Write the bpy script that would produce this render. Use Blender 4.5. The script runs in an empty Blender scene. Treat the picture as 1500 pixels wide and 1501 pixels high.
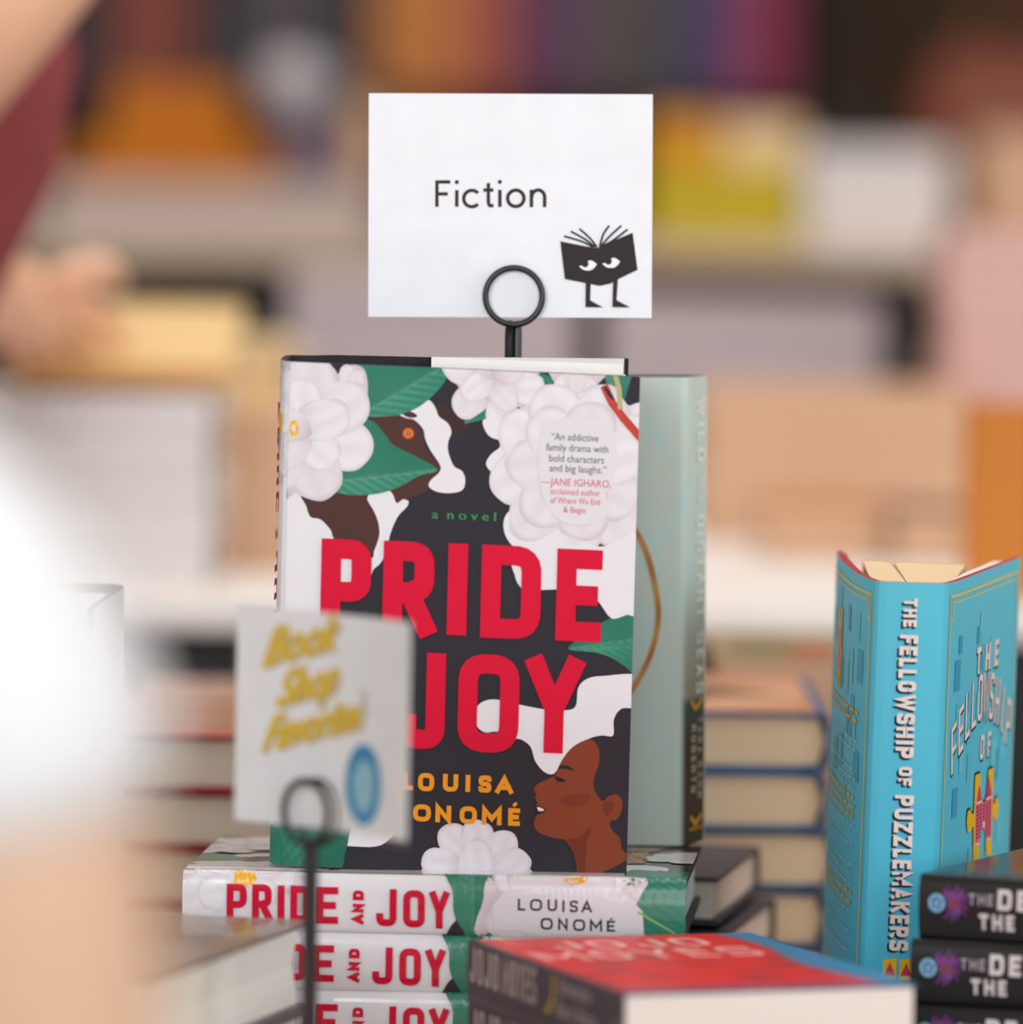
import bpy, math, random
from mathutils import Vector, Matrix
from mathutils.geometry import tessellate_polygon
sc = bpy.context.scene
COL = sc.collection
PI = math.pi

def lin(c):
    r = []
    for v in c[:3]:
        v = v / 255.0
        r.append(v / 12.92 if v <= .04045 else ((v + .055) / 1.055) ** 2.4)
    return tuple(r)

# ------------------------------------------------------------------ camera
FPX = 10000.0                     # focal length in pixels of the 1500 px wide frame
EYE = Vector((0, 0, 1.20))
PITCH = math.atan((750.5 - 220) / FPX)
CR = Matrix.Rotation(PI / 2 - PITCH, 3, 'X') @ Matrix.Rotation(.013, 3, 'Z')
cam_d = bpy.data.cameras.new('camera')
cam = bpy.data.objects.new('camera', cam_d)
COL.objects.link(cam)
cam.location = EYE
cam.rotation_euler = CR.to_euler()
cam_d.sensor_width = 36
cam_d.lens = 36 * FPX / 1500
cam_d.clip_start = .05
cam_d.dof.use_dof = True
cam_d.dof.focus_distance = 3.10
cam_d.dof.aperture_fstop = 3.6
sc.camera = cam

def P(x, y, D):
    """point of the world seen at photo position (x, y) at distance D in front of the eye"""
    d = CR @ Vector(((x - 750) / FPX, -(y - 750.5) / FPX, -1))
    return EYE + d * (D / d.y)

# ------------------------------------------------------------------ world, lights, exposure
w = bpy.data.worlds.new('sky'); sc.world = w; w.use_nodes = True
w.node_tree.nodes['Background'].inputs[0].default_value = (*lin((248, 244, 240)), 1)
w.node_tree.nodes['Background'].inputs[1].default_value = 1.5

def area(name, loc, target, sx, sy, power, col, kind='light'):
    l = bpy.data.lights.new(name, 'AREA'); l.shape = 'RECTANGLE'; l.size = sx; l.size_y = sy
    l.energy = power; l.color = col
    o = bpy.data.objects.new(name, l); COL.objects.link(o)
    o.location = loc
    o.rotation_euler = (Vector(target) - Vector(loc)).to_track_quat('-Z', 'Y').to_euler()
    return o
area('window_daylight', (1.0, -2.3, 2.0), (0, 3.1, .95), 4.4, 2.4, 92, lin((230, 244, 255)))
area('side_window_daylight', (-1.15, .25, 1.75), (-.2, 1.9, 1.05), 1.1, 1.1, 44, lin((242, 249, 255)))
area('right_window_daylight', (2.7, 2.3, 1.7), (-.1, 3.0, .9), 1.4, 1.4, 26, lin((240, 247, 255)))
area('ceiling_fill_light', (.3, 3.6, 3.3), (.1, 3.6, 0), 2.6, 2.0, 30, lin((250, 248, 246)))  # unseen lamp added under the closed ceiling for more top light
area('back_room_light', (0, 5.2, 3.3), (0, 5.6, .9), 5, 2.5, 66, lin((255, 247, 242)))
sc.view_settings.view_transform = 'Standard'
sc.view_settings.look = 'None'
sc.view_settings.exposure = -0.08
sc.view_settings.gamma = 1.0
sc.view_settings.use_curve_mapping = False

# ------------------------------------------------------------------ materials
_m = {}
def mat(name, rgb, rough=.5, spec=.5, vary=0.0, scale=60, metal=0, coat=0, stretch=None, bump=0, rgb2=None):
    if name in _m: return _m[name]
    m = bpy.data.materials.new(name); m.use_nodes = True
    nt = m.node_tree; b = nt.nodes['Principled BSDF']
    b.inputs['Roughness'].default_value = rough
    b.inputs['Specular IOR Level'].default_value = spec
    b.inputs['Metallic'].default_value = metal
    b.inputs['Coat Weight'].default_value = coat
    b.inputs['Coat Roughness'].default_value = .08
    c = lin(rgb)
    tc = nt.nodes.new('ShaderNodeTexCoord'); mp = nt.nodes.new('ShaderNodeMapping')
    nt.links.new(tc.outputs['Object'], mp.inputs[0])
    mp.inputs['Scale'].default_value = stretch or (1, 1, 1)
    nz = nt.nodes.new('ShaderNodeTexNoise'); nz.inputs['Scale'].default_value = scale
    nz.inputs['Detail'].default_value = 3
    nt.links.new(mp.outputs[0], nz.inputs['Vector'])
    rp = nt.nodes.new('ShaderNodeValToRGB')
    c2 = lin(rgb2) if rgb2 else tuple(v * (1 - max(vary, .04)) for v in c)
    rp.color_ramp.elements[0].position = .35; rp.color_ramp.elements[1].position = .65
    rp.color_ramp.elements[0].color = (*c2, 1); rp.color_ramp.elements[1].color = (*c, 1)
    nt.links.new(nz.outputs['Fac'], rp.inputs[0])
    nt.links.new(rp.outputs[0], b.inputs['Base Color'])
    if bump:
        bp = nt.nodes.new('ShaderNodeBump'); bp.inputs['Strength'].default_value = bump
        bp.inputs['Distance'].default_value = .0005
        nt.links.new(nz.outputs['Fac'], bp.inputs['Height'])
        nt.links.new(bp.outputs[0], b.inputs['Normal'])
    _m[name] = m
    return m

def pages_mat(rgb=(232, 222, 206), key='page'):
    # many thin leaves: fine lines across the thickness (local y)
    return mat('paper_%s' % key, rgb, .85, .2, .09, 6, stretch=(1, 420, 1), bump=.3)

def print_mat(name='printed_ink', rough=.32, coat=.25, spec=.4):
    if name in _m: return _m[name]
    m = bpy.data.materials.new(name); m.use_nodes = True
    nt = m.node_tree; b = nt.nodes['Principled BSDF']
    a = nt.nodes.new('ShaderNodeAttribute'); a.attribute_name = 'ink'
    nt.links.new(a.outputs['Color'], b.inputs['Base Color'])
    b.inputs['Roughness'].default_value = rough; b.inputs['Coat Weight'].default_value = coat
    b.inputs['Coat Roughness'].default_value = .06
    b.inputs['Specular IOR Level'].default_value = spec
    _m[name] = m
    return m

# ------------------------------------------------------------------ object helpers
def empty(name, loc=(0, 0, 0), label=None, cat=None, group=None, M=None):
    o = bpy.data.objects.new(name, None); COL.objects.link(o)
    o.empty_display_size = .02
    if M is not None: o.matrix_world = M
    else: o.location = loc
    tag(o, label, cat, group)
    return o
def tag(o, label=None, cat=None, group=None, kind=None):
    if label: o['label'] = label
    if cat: o['category'] = cat
    if group: o['group'] = group
    if kind: o['kind'] = kind
    return o
def obj(name, verts, faces, m, parent=None, smooth=False, label=None):
    me = bpy.data.meshes.new(name); me.from_pydata([tuple(v) for v in verts], [], faces); me.update()
    if m: me.materials.append(m)
    if smooth:
        for p in me.polygons: p.use_smooth = True
        try: me.set_sharp_from_angle(angle=.7)
        except Exception: pass
    o = bpy.data.objects.new(name, me); COL.objects.link(o)
    if parent: o.parent = parent
    if label: o['label'] = label
    return o
def copy_tree(o, parent=None):
    c = o.copy(); COL.objects.link(c); c.parent = parent
    for ch in list(o.children): copy_tree(ch, c)
    return c

class MB:
    def __init__(s): s.v = []; s.f = []
    def add(s, vs, fs):
        n = len(s.v); s.v += [Vector(v) for v in vs]; s.f += [tuple(i + n for i in f) for f in fs]
    def box(s, x0, y0, z0, x1, y1, z1, bev=0):
        if bev:
            x = [(x0, y0), (x1, y0), (x1, y1), (x0, y1)]
            pts = []
            for (px, py), (sx, sy) in zip(x, ((1, 1), (-1, 1), (-1, -1), (1, -1))):
                a = (px + sx * bev, py); b = (px, py + sy * bev)
                pts += ([b, a] if (sx * sy > 0) else [a, b])
            s.prism(pts, z0, z1, bev)
            return
        s.add([(x0, y0, z0), (x1, y0, z0), (x1, y1, z0), (x0, y1, z0), (x0, y0, z1), (x1, y0, z1), (x1, y1, z1), (x0, y1, z1)],
              [(0, 3, 2, 1), (4, 5, 6, 7), (0, 1, 5, 4), (1, 2, 6, 5), (2, 3, 7, 6), (3, 0, 4, 7)])
    def prism(s, poly, z0, z1, bev=0):
        n = len(poly)
        cx = sum(p[0] for p in poly) / n; cy = sum(p[1] for p in poly) / n
        def ins(p):
            d = Vector((cx - p[0], cy - p[1]));
            if d.length > 0: d = d.normalized() * bev
            return (p[0] + d.x, p[1] + d.y)
        if bev:
            rings = [([ins(p) for p in poly], z0), (poly, z0 + bev), (poly, z1 - bev), ([ins(p) for p in poly], z1)]
        else: rings = [(poly, z0), (poly, z1)]
        vs = [(p[0], p[1], z) for r, z in rings for p in r]; fs = []
        for k in range(len(rings) - 1):
            for i in range(n):
                j = (i + 1) % n
                fs.append((k * n + i, k * n + j, (k + 1) * n + j, (k + 1) * n + i))
        tri = tessellate_polygon([[Vector((p[0], p[1], 0)) for p in poly]])
        t = (len(rings) - 1) * n
        for a, b, c in tri:
            pa, pb, pc = poly[a], poly[b], poly[c]
            ar = (pb[0] - pa[0]) * (pc[1] - pa[1]) - (pb[1] - pa[1]) * (pc[0] - pa[0])
            if ar < 0: b, c = c, b
            fs.append((t + a, t + b, t + c)); fs.append((a, c, b))
        s.add(vs, fs)
    def tube(s, pts, r, n=12, closed=False, caps=True):
        pts = [Vector(p) for p in pts]; N = len(pts); rr = r if isinstance(r, (list, tuple)) else [r] * N
        up = None; base = len(s.v); vs = []; fs = []
        for i in range(N):
            if closed: t = pts[(i + 1) % N] - pts[i - 1]
            else: t = pts[min(i + 1, N - 1)] - pts[max(i - 1, 0)]
            t.normalize()
            if up is None:
                up = t.cross(Vector((.3, .9, .1)));
                if up.length < .1: up = t.cross(Vector((1, 0, 0)))
                up.normalize()
            up = (up - t * up.dot(t)).normalized(); q = t.cross(up)
            for k in range(n):
                a = 2 * PI * k / n; vs.append(pts[i] + (up * math.cos(a) + q * math.sin(a)) * rr[i])
        for i in range(N if closed else N - 1):
            j = (i + 1) % N
            for k in range(n):
                l = (k + 1) % n; fs.append((i * n + k, i * n + l, j * n + l, j * n + k))
        if caps and not closed:
            fs.append(tuple(reversed(range(n)))); fs.append(tuple(range((N - 1) * n, N * n)))
        s.add(vs, fs)
    def lathe(s, prof, c=(0, 0, 0), n=28):
        vs = []; fs = []; m = len(prof)
        for r, z in prof:
            for k in range(n):
                a = 2 * PI * k / n; vs.append((c[0] + r * math.cos(a), c[1] + r * math.sin(a), c[2] + z))
        for i in range(m - 1):
            for k in range(n):
                l = (k + 1) % n; fs.append((i * n + k, i * n + l, (i + 1) * n + l, (i + 1) * n + k))
        s.add(vs, fs)
    def build(s, name, m, parent=None, smooth=False, label=None):
        return obj(name, s.v, s.f, m, parent, smooth, label)

# ------------------------------------------------------------------ flat print: shapes on a sheet with coordinates (s, v)
def catmull(pts, k=6, closed=True):
    out = []; n = len(pts)
    for i in range(n if closed else n - 1):
        if closed: p0, p1, p2, p3 = pts[i - 1], pts[i], pts[(i + 1) % n], pts[(i + 2) % n]
        else: p0, p1, p2, p3 = pts[max(i - 1, 0)], pts[i], pts[i + 1], pts[min(i + 2, n - 1)]
        for j in range(k):
            t = j / k
            out.append(tuple(.5 * (2 * p1[a] + (p2[a] - p0[a]) * t + (2 * p0[a] - 5 * p1[a] + 4 * p2[a] - p3[a]) * t * t +
                                   (3 * p1[a] - p0[a] - 3 * p2[a] + p3[a]) * t ** 3) for a in (0, 1)))
    if not closed: out.append(tuple(pts[-1]))
    return out
def tess(pts):
    return [tuple(pts[i] for i in t) for t in tessellate_polygon([[Vector((p[0], p[1], 0)) for p in pts]])]
def roundpoly(pts, flags, r, closed):
    n = len(pts); out = []
    for i in range(n):
        p = Vector(pts[i])
        if not flags[i] or (not closed and i in (0, n - 1)): out.append(tuple(p)); continue
        a = Vector(pts[i - 1]); b = Vector(pts[(i + 1) % n])
        da = a - p; db = b - p
        rr = min(r, da.length * .5 if (closed or i - 1 > 0) and flags[i - 1] else da.length * .95,
                 db.length * .5 if flags[(i + 1) % n] else db.length * .95)
        pa = p + da.normalized() * rr; pb = p + db.normalized() * rr
        for k in range(7):
            t = k / 6; u = (1 - t); cc = .0
            # quarter-circle-like blend
            q = pa * (u * u) + p * (2 * u * t) + pb * (t * t)
            mid = (pa + pb) * .5
            out.append(tuple(q + (p - mid) * .08 * math.sin(PI * t)))
    return out
def ribbon(pts, t, closed=False, ext=0.0):
    pts = [Vector(p) for p in pts]
    q = [pts[0]]
    for p in pts[1:]:
        if (p - q[-1]).length > 1e-7: q.append(p)
    pts = q; n = len(pts)
    if closed and (pts[0] - pts[-1]).length < 1e-7: pts.pop(); n -= 1
    if not closed and ext:
        pts[0] = pts[0] + (pts[0] - pts[1]).normalized() * ext
        pts[-1] = pts[-1] + (pts[-1] - pts[-2]).normalized() * ext
    L = []; R = []
    for i in range(n):
        if closed: d0 = pts[i] - pts[i - 1]; d1 = pts[(i + 1) % n] - pts[i]
        else: d0 = pts[i] - pts[i - 1] if i else pts[1] - pts[0]; d1 = pts[i + 1] - pts[i] if i < n - 1 else d0
        d0 = d0.normalized(); d1 = d1.normalized()
        n0 = Vector((-d0.y, d0.x)); n1 = Vector((-d1.y, d1.x)); m = n0 + n1
        if m.length < 1e-4: m = n0.copy()
        m.normalize(); k = 1 / max(.38, m.dot(n0))
        L.append(pts[i] + m * (t / 2 * k)); R.append(pts[i] - m * (t / 2 * k))
    tr = []
    for i in range(n if closed else n - 1):
        j = (i + 1) % n
        tr += [(L[i], R[i], R[j]), (L[i], R[j], L[j])]
    return [tuple(tuple(p) for p in t_) for t_ in tr]

# letters as centre lines in a unit box, y up; 'R' marks a rounded corner
G = {
 'A': ['0,0 .5,1 1,0', '.17,.3 .83,.3'], 'B': ['0,0 0,1', '0,1 .92,1R .92,.53R 0,.53', '0,.53 1,.53R 1,0R 0,0'],
 'C': ['1,.72 1,1R 0,1R 0,0R 1,0R 1,.28'], 'D': ['*0,0 0,1 1,1R 1,0R'], 'E': ['1,0 0,0 0,1 1,1', '0,.5 .85,.5'],
 'F': ['0,0 0,1 1,1', '0,.48 .85,.48'], 'G': ['1,.72 1,1R 0,1R 0,0R 1,0R 1,.45 .55,.45'], 'H': ['0,0 0,1', '1,0 1,1', '0,.5 1,.5'],
 'I': ['.5,0 .5,1'], 'J': ['1,1 1,0R 0,0R 0,.2'], 'K': ['0,0 0,1', '1,1 0,.4', '.3,.58 1,0'], 'L': ['0,1 0,0 1,0'],
 'M': ['0,0 0,1 .5,.3 1,1 1,0'], 'N': ['0,0 0,1 1,0 1,1'], 'O': ['*0,0R 0,1R 1,1R 1,0R'], 'P': ['0,0 0,1', '0,1 1,1R 1,.42R 0,.42'],
 'R': ['0,0 0,1', '0,1 .95,1R .95,.45R 0,.45', '.5,.45 1,0'], 'S': ['1,.88 1,1R 0,1R 0,.53R 1,.47R 1,0R 0,0R 0,.12'],
 'T': ['0,1 1,1', '.5,0 .5,1'], 'U': ['0,1 0,0R 1,0R 1,1'], 'V': ['0,1 .5,0 1,1'], 'W': ['0,1 .25,0 .5,.9 .75,0 1,1'],
 'X': ['0,0 1,1', '0,1 1,0'], 'Y': ['0,1 .5,.45 1,1', '.5,.45 .5,0'], 'Z': ['0,1 1,1 0,0 1,0']}
WID = {'I': .34, 'M': 1.3, 'W': 1.45, 'E': .82, 'F': .8, 'L': .78, 'J': .85, 'T': .95}
def glyph(ch, x0, y0, wd, h, t, rad=.5):
    """triangles of one letter in a box, y pointing up; t = stroke thickness"""
    out = []
    acc = ch == 'É'
    if acc: ch = 'E'
    iw = max(wd - t, 1e-6); ih = h - t
    for g in G[ch]:
        closed = g[0] == '*'; g = g.lstrip('*'); pts = []; fl = []
        for tok in g.split():
            fl.append(tok.endswith('R')); a, b = tok.rstrip('R').split(',')
            pts.append((x0 + t / 2 + float(a) * iw, y0 + t / 2 + float(b) * ih))
        pl = roundpoly(pts, fl, min(iw, ih) * rad, closed)
        out += ribbon(pl, t, closed, 0 if closed else t / 2 * .98)
    if acc: out += ribbon([(x0 + wd * .4, y0 + h + t * .45), (x0 + wd * .7, y0 + h + t * 1.15)], t * .7)
    return out
def caps(txt, x0, y0, h, wd, t, gap, rad=.5):
    tr = []; x = x0
    for ch in txt:
        if ch == ' ': x += wd * .75; continue
        cw = max(wd * WID.get(ch, 1), t) if ch != 'I' else t
        tr += glyph(ch, x, y0, cw, h, t, rad); x += cw + gap
    return tr, x - gap - x0
_tc = {}
def font_tris(txt, shear=0.0, bold=0.0):
    """built-in font, unit size, left aligned; returns (triangles, width)"""
    k = (txt, shear, bold)
    if k in _tc: return _tc[k]
    cu = bpy.data.curves.new('t', 'FONT'); cu.body = txt; cu.size = 1; cu.shear = shear; cu.resolution_u = 3; cu.offset = bold
    o = bpy.data.objects.new('t', cu); COL.objects.link(o)
    bpy.context.view_layer.update()
    me = bpy.data.meshes.new_from_object(o.evaluated_get(bpy.context.evaluated_depsgraph_get()))
    me.calc_loop_triangles()
    tr = [tuple((me.vertices[i].co.x, me.vertices[i].co.y) for i in t.vertices) for t in me.loop_triangles]
    bpy.data.objects.remove(o); bpy.data.curves.remove(cu); bpy.data.meshes.remove(me)
    xs = [p[0] for t in tr for p in t] or [0]
    _tc[k] = (tr, max(xs)); return _tc[k]

def clip_tri(tri, r):
    poly = list(tri)
    for ax, lim, sg in ((0, r[0], 1), (0, r[2], -1), (1, r[1], 1), (1, r[3], -1)):
        out = []
        for i in range(len(poly)):
            a = poly[i]; b = poly[(i + 1) % len(poly)]
            ia = (a[ax] - lim) * sg >= -1e-9; ib = (b[ax] - lim) * sg >= -1e-9
            if ia: out.append(a)
            if ia != ib:
                t = (lim - a[ax]) / (b[ax] - a[ax])
                out.append((a[0] + (b[0] - a[0]) * t, a[1] + (b[1] - a[1]) * t))
        poly = out
        if len(poly) < 3: return []
    return [(poly[0], poly[i], poly[i + 1]) for i in range(1, len(poly) - 1)]
def subdiv(tri, L, out):
    st = [tri]
    while st:
        t = st.pop()
        e = [math.dist(t[i], t[(i + 1) % 3]) for i in range(3)]; m = max(e)
        if m <= L or len(out) > 60000: out.append(t); continue
        i = e.index(m); a, b, c = t[i], t[(i + 1) % 3], t[(i + 2) % 3]
        h = ((a[0] + b[0]) / 2, (a[1] + b[1]) / 2)
        st += [(a, h, c), (h, b, c)]

class Art:
    """shapes printed on a sheet; every shape keeps a tiny height above the one below"""
    def __init__(s, rect, maxlen=.05): s.t = []; s.rect = rect; s.maxlen = maxlen; s.layer = 0
    def tris(s, tr, col, maxlen=None, rect=None, same=False):
        s.layer += 0 if same else 1; s.t.append((tr, col, s.layer, maxlen or s.maxlen, rect or s.rect))
    def poly(s, pts, col, smooth=0, maxlen=None, rect=None):
        if smooth: pts = catmull(pts, smooth)
        s.tris(tess(pts), col, maxlen, rect)
    def sheet(s, pl, a, b, c, d, col, ds=.01, dv=.02): s.sheets = getattr(s, 'sheets', []) + [(pl, a, b, c, d, col, ds, dv)]
    def build(s, name, mp, m, parent, d0=.00012, dl=.00003, label=None):
        sheet_gap = .00016 if getattr(s, 'sheets', None) else 0
        vs = []; fs = []; cs = []
        for pl, a, b, c, d, col, ds, dv in getattr(s, 'sheets', []):
            br = sorted(set([a, b] + [l - pl.hf for l in pl.l if a + 1e-5 < l - pl.hf < b - 1e-5])); xs = [br[0]]
            for q in br[1:]:
                k = max(1, math.ceil((q - xs[-1]) / ds)); p = xs[-1]; xs += [p + (q - p) * (i + 1) / k for i in range(k)]
            k = max(1, math.ceil((d - c) / dv)); ys = [c + (d - c) * i / k for i in range(k + 1)]
            n = len(vs); ny = len(ys)
            for x in xs:
                for y in ys: vs.append(mp(x, y, d0)); cs.append(lin(col(x, y)) if callable(col) else lin(col))
            for i in range(len(xs) - 1):
                for j in range(ny - 1):
                    q = n + i * ny + j; fs.append((q, q + 1, q + ny + 1, q + ny))
        last = None; call = 0
        for tr, col, ly, ml, rc in s.t:
            call += 1; prev = None; rid = 0
            out = []
            for t in tr:
                if prev is not None and sum(1 for p in t if min(math.dist(p, q) for q in prev) < 1e-6) < 2: rid += 1
                prev = t; sub = []
                for c in clip_tri(t, rc):
                    if callable(col) or ml < .04: subdiv(c, ml, sub)
                    else: sub.append(c)
                out += [(c, rid) for c in sub]
            cc = None if callable(col) else lin(col)
            small = len(tr) > 300
            for t, rid in out:
                off = d0 + dl * ly + sheet_gap + (0 if small else 1.1e-5 * (rid % 3)) + 2e-6 * (call % 3)
                ar = (t[1][0] - t[0][0]) * (t[2][1] - t[0][1]) - (t[1][1] - t[0][1]) * (t[2][0] - t[0][0])
                if abs(ar) < 1e-12: continue
                if ar > 0: t = (t[0], t[2], t[1])
                n = len(vs)
                for p in t:
                    vs.append(mp(p[0], p[1], off)); cs.append(cc or lin(col(p[0], p[1])))
                fs.append((n, n + 1, n + 2))
        o = obj(name, vs, fs, m, parent, label=label)
        at = o.data.color_attributes.new('ink', 'FLOAT_COLOR', 'POINT')
        at.data.foreach_set('color', [v for c in cs for v in (*c, 1)])
        return o
def mixc(a, b, t):
    t = max(0, min(1, t)); return tuple(a[i] + (b[i] - a[i]) * t for i in range(3))

# ------------------------------------------------------------------ books
class Plan:
    """cover seen from the head end: a bent line from back fore-edge round the spine to front fore-edge"""
    def __init__(s, back, spine, front):
        s.p = [Vector(q) for q in back + spine + front]
        s.l = [0]
        for i in range(1, len(s.p)): s.l.append(s.l[-1] + (s.p[i] - s.p[i - 1]).length)
        s.hb = s.l[len(back) - 1]; s.hf = s.l[len(back) + len(spine)]
        n = len(s.p); s.n = []
        for i in range(n):
            t = (s.p[min(i + 1, n - 1)] - s.p[max(i - 1, 0)]).normalized()
            s.n.append(Vector((t.y, -t.x)))
    def at(s, q):
        q += s.hf; i = 0
        while i < len(s.l) - 2 and q > s.l[i + 1]: i += 1
        f = (q - s.l[i]) / (s.l[i + 1] - s.l[i])
        f = max(-.2, min(1.2, f))
        return s.p[i].lerp(s.p[i + 1], f), s.n[i].lerp(s.n[i + 1], max(0, min(1, f))).normalized()
    def mapper(s, H, xf=None):
        def mp(q, v, off):
            p, n = s.at(q); r = Vector((p.x + n.x * off, p.y + n.y * off, H - v))
            return xf @ r if xf else r
        return mp
    def shell(s, th, h0, h1, xf=None):
        m = MB(); n = len(s.p); vs = []
        for z in (h0, h1):
            for i in range(n): vs.append((s.p[i].x, s.p[i].y, z))
            for i in range(n):
                q = s.p[i] - s.n[i] * th; vs.append((q.x, q.y, z))
        fs = []
        for i in range(n - 1):
            o0, o1, i0, i1 = i, i + 1, n + i, n + i + 1; T = 2 * n
            fs += [(o0, o1, o1 + T, o0 + T), (i1, i0, i0 + T, i1 + T), (o0 + T, o1 + T, i1 + T, i0 + T), (o1, o0, i0, i1)]
        T = 2 * n
        fs += [(0, T, T + n, n), (n - 1, 2 * n - 1, T + 2 * n - 1, T + n - 1)]
        m.add(vs, fs)
        if xf: m.v = [xf @ v for v in m.v]
        return m
def closed_plan(W, T, bulge=.004, hinge=True):
    sp = []
    k = 18
    for i in range(k + 1):
        t = i / k; a = PI * t
        sp.append((-bulge * math.sin(a) ** .7 if 0 < i < k else 0, T - T * (.5 - .5 * math.cos(a))))
    g = .0009 if hinge else 0
    back = [(W, T), (W * .5, T), (.012, T), (.007, T - g), (.003, T - g * .2)]
    front = [(.003, g * .2), (.007, g), (.012, 0), (W * .5, 0), (W, 0)]
    return Plan(back, sp, front)
def lying(phi, x, y, z, T, roll=0.0, pitch=0.0):
    """matrix for a closed book on its back: phi = direction from spine to fore-edge"""
    p = math.radians(phi)
    R = Matrix((( math.cos(p), 0, -math.sin(p)), (math.sin(p), 0, math.cos(p)), (0, -1, 0)))
    R = Matrix.Rotation(roll, 3, 'Y') @ Matrix.Rotation(pitch, 3, 'X') @ R
    return Matrix.Translation((x, y, z + T)) @ R.to_4x4()
def pose(origin, hvec, avec):
    z = Vector(hvec).normalized(); x = Vector(avec); x = (x - z * x.dot(z)).normalized(); y = z.cross(x)
    R = Matrix((x, y, z)).transposed()
    return Matrix.Translation(origin) @ R.to_4x4()

def make_book(name, label, group, W, H, T, M, cover, pages, hard=True, cat='book', bulge=.004, headband=None):
    root = empty(name, M=M, label=label, cat=cat, group=group)
    th = .0024 if hard else .0005
    ov = .003 if hard else .0
    pl = closed_plan(W, T, bulge, hard)
    pl.shell(th, 0, H).build('cover', cover, root, True)
    b = MB(); e = .0001
    fe = .0025 if hard else .0
    b.prism([(.004 - bulge * .4, T - th - e), (.0015 - bulge * .8, T * .5), (.004 - bulge * .4, th + e), (W - ov - .0005, th + e), (W - ov - fe, T * .5), (W - ov - .0005, T - th - e)], ov, H - ov)
    b.build('page_block', pages, root)
    if hard and headband:
        for z in (ov, H - ov):
            hb = MB(); hb.tube([(.003 - bulge * .5, th + .001, z), (.0005 - bulge * .7, T * .5, z), (.003 - bulge * .5, T - th - .001, z)], .0011, 6)
            hb.build('headband', headband, root)
    root['_'] = 0; del root['_']
    return root, pl
# ================================================================== THE ROOM
def slab(name, x0, y0, z0, x1, y1, z1, m, kind='structure', parent=None):
    b = MB(); b.box(x0, y0, z0, x1, y1, z1); o = b.build(name, m, parent)
    if kind and not parent: o['kind'] = kind
    return o
M_plaster = mat('warm_plaster', (222, 218, 214), .9, .2, .06, 4)
M_dark = mat('brown_stained_wall', (88, 68, 50), .7, .3, .18, 3, stretch=(1, 1, 6))
slab('floor', -4, -3, -.1, 4, 9.4, 0, mat('oiled_floor_wood', (150, 118, 88), .5, .4, .25, 4, stretch=(1, 12, 1)))
slab('ceiling', -4, -3, 3.4, 4, 9.4, 3.5, mat('ceiling_paint', (225, 215, 202), .9, .2))
slab('wall_back', -4, 9.2, 0, 4, 9.4, 3.4, M_dark)
slab('wall_left', -4.15, -3, 0, -4, 9.4, 3.4, M_plaster)
slab('wall_right', 4, -3, 0, 4.15, 9.4, 3.4, M_plaster)
fr = MB(); fr.box(-4, -3.2, 0, 4, -3, .6); fr.box(-4, -3.2, 3.0, 4, -3, 3.4); fr.box(-4, -3.2, .6, -3.4, -3, 3); fr.box(3.4, -3.2, .6, 4, -3, 3)
fr.build('wall_front', M_plaster)['kind'] = 'structure'

# ================================================================== TABLES
M_wood = mat('pale_table_wood', (214, 180, 146), .5, .4, .15, 5, stretch=(1, 14, 1))
M_white = mat('white_table_top', (242, 237, 232), .55, .3, .03, 8)
M_black = mat('black_lacquer', (26, 24, 26), .5, .4, .1, 20)
TZ = .743
def table(name, label, x0, y0, x1, y1, z, m, th=.028, panel=None, legm=None):
    t = empty(name, ((x0 + x1) / 2, (y0 + y1) / 2, 0), label, 'table')
    cx, cy = (x0 + x1) / 2, (y0 + y1) / 2
    b = MB(); b.box(x0 - cx, y0 - cy, z - th, x1 - cx, y1 - cy, z, .004); b.build('table_top', m, t)
    for sx in (-1, 1):
        for sy in (-1, 1):
            b = MB(); px = sx * ((x1 - x0) / 2 - .07); py = sy * ((y1 - y0) / 2 - .07)
            b.add([(px - .02, py - .02, 0), (px + .02, py - .02, 0), (px + .02, py + .02, 0), (px - .02, py + .02, 0),
                   (px - .032, py - .032, z - th), (px + .032, py - .032, z - th), (px + .032, py + .032, z - th), (px - .032, py + .032, z - th)],
                  [(0, 3, 2, 1), (4, 5, 6, 7), (0, 1, 5, 4), (1, 2, 6, 5), (2, 3, 7, 6), (3, 0, 4, 7)])
            b.build('leg', legm or m, t)
    if panel:
        b = MB(); b.box(x0 - cx + .05, y0 - cy + .05, .06, x1 - cx - .05, y0 - cy + .07, z - th); b.build('front_panel', panel, t)
    return t
table('display_table', 'pale wooden display table under the sharp books in front', -.42, 2.30, .95, 3.90, TZ, M_wood)
table('display_table', 'white topped display table with dark underside behind the sharp books', -.42, 4.06, 1.6, 5.62, .93, M_white, .020, M_black, M_black)
cn = table('sales_counter', 'long pale counter with dark front across the blurred background', -1.6, 6.0, 1.6, 6.75, 1.12, mat('greige_counter', (205, 182, 160), .6, .3, .05), .022, mat('counter_panel', (40, 32, 26), .6, .4, .2, 6), M_black)
cn['category'] = 'counter'; cn.name = 'sales_counter'

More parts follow.
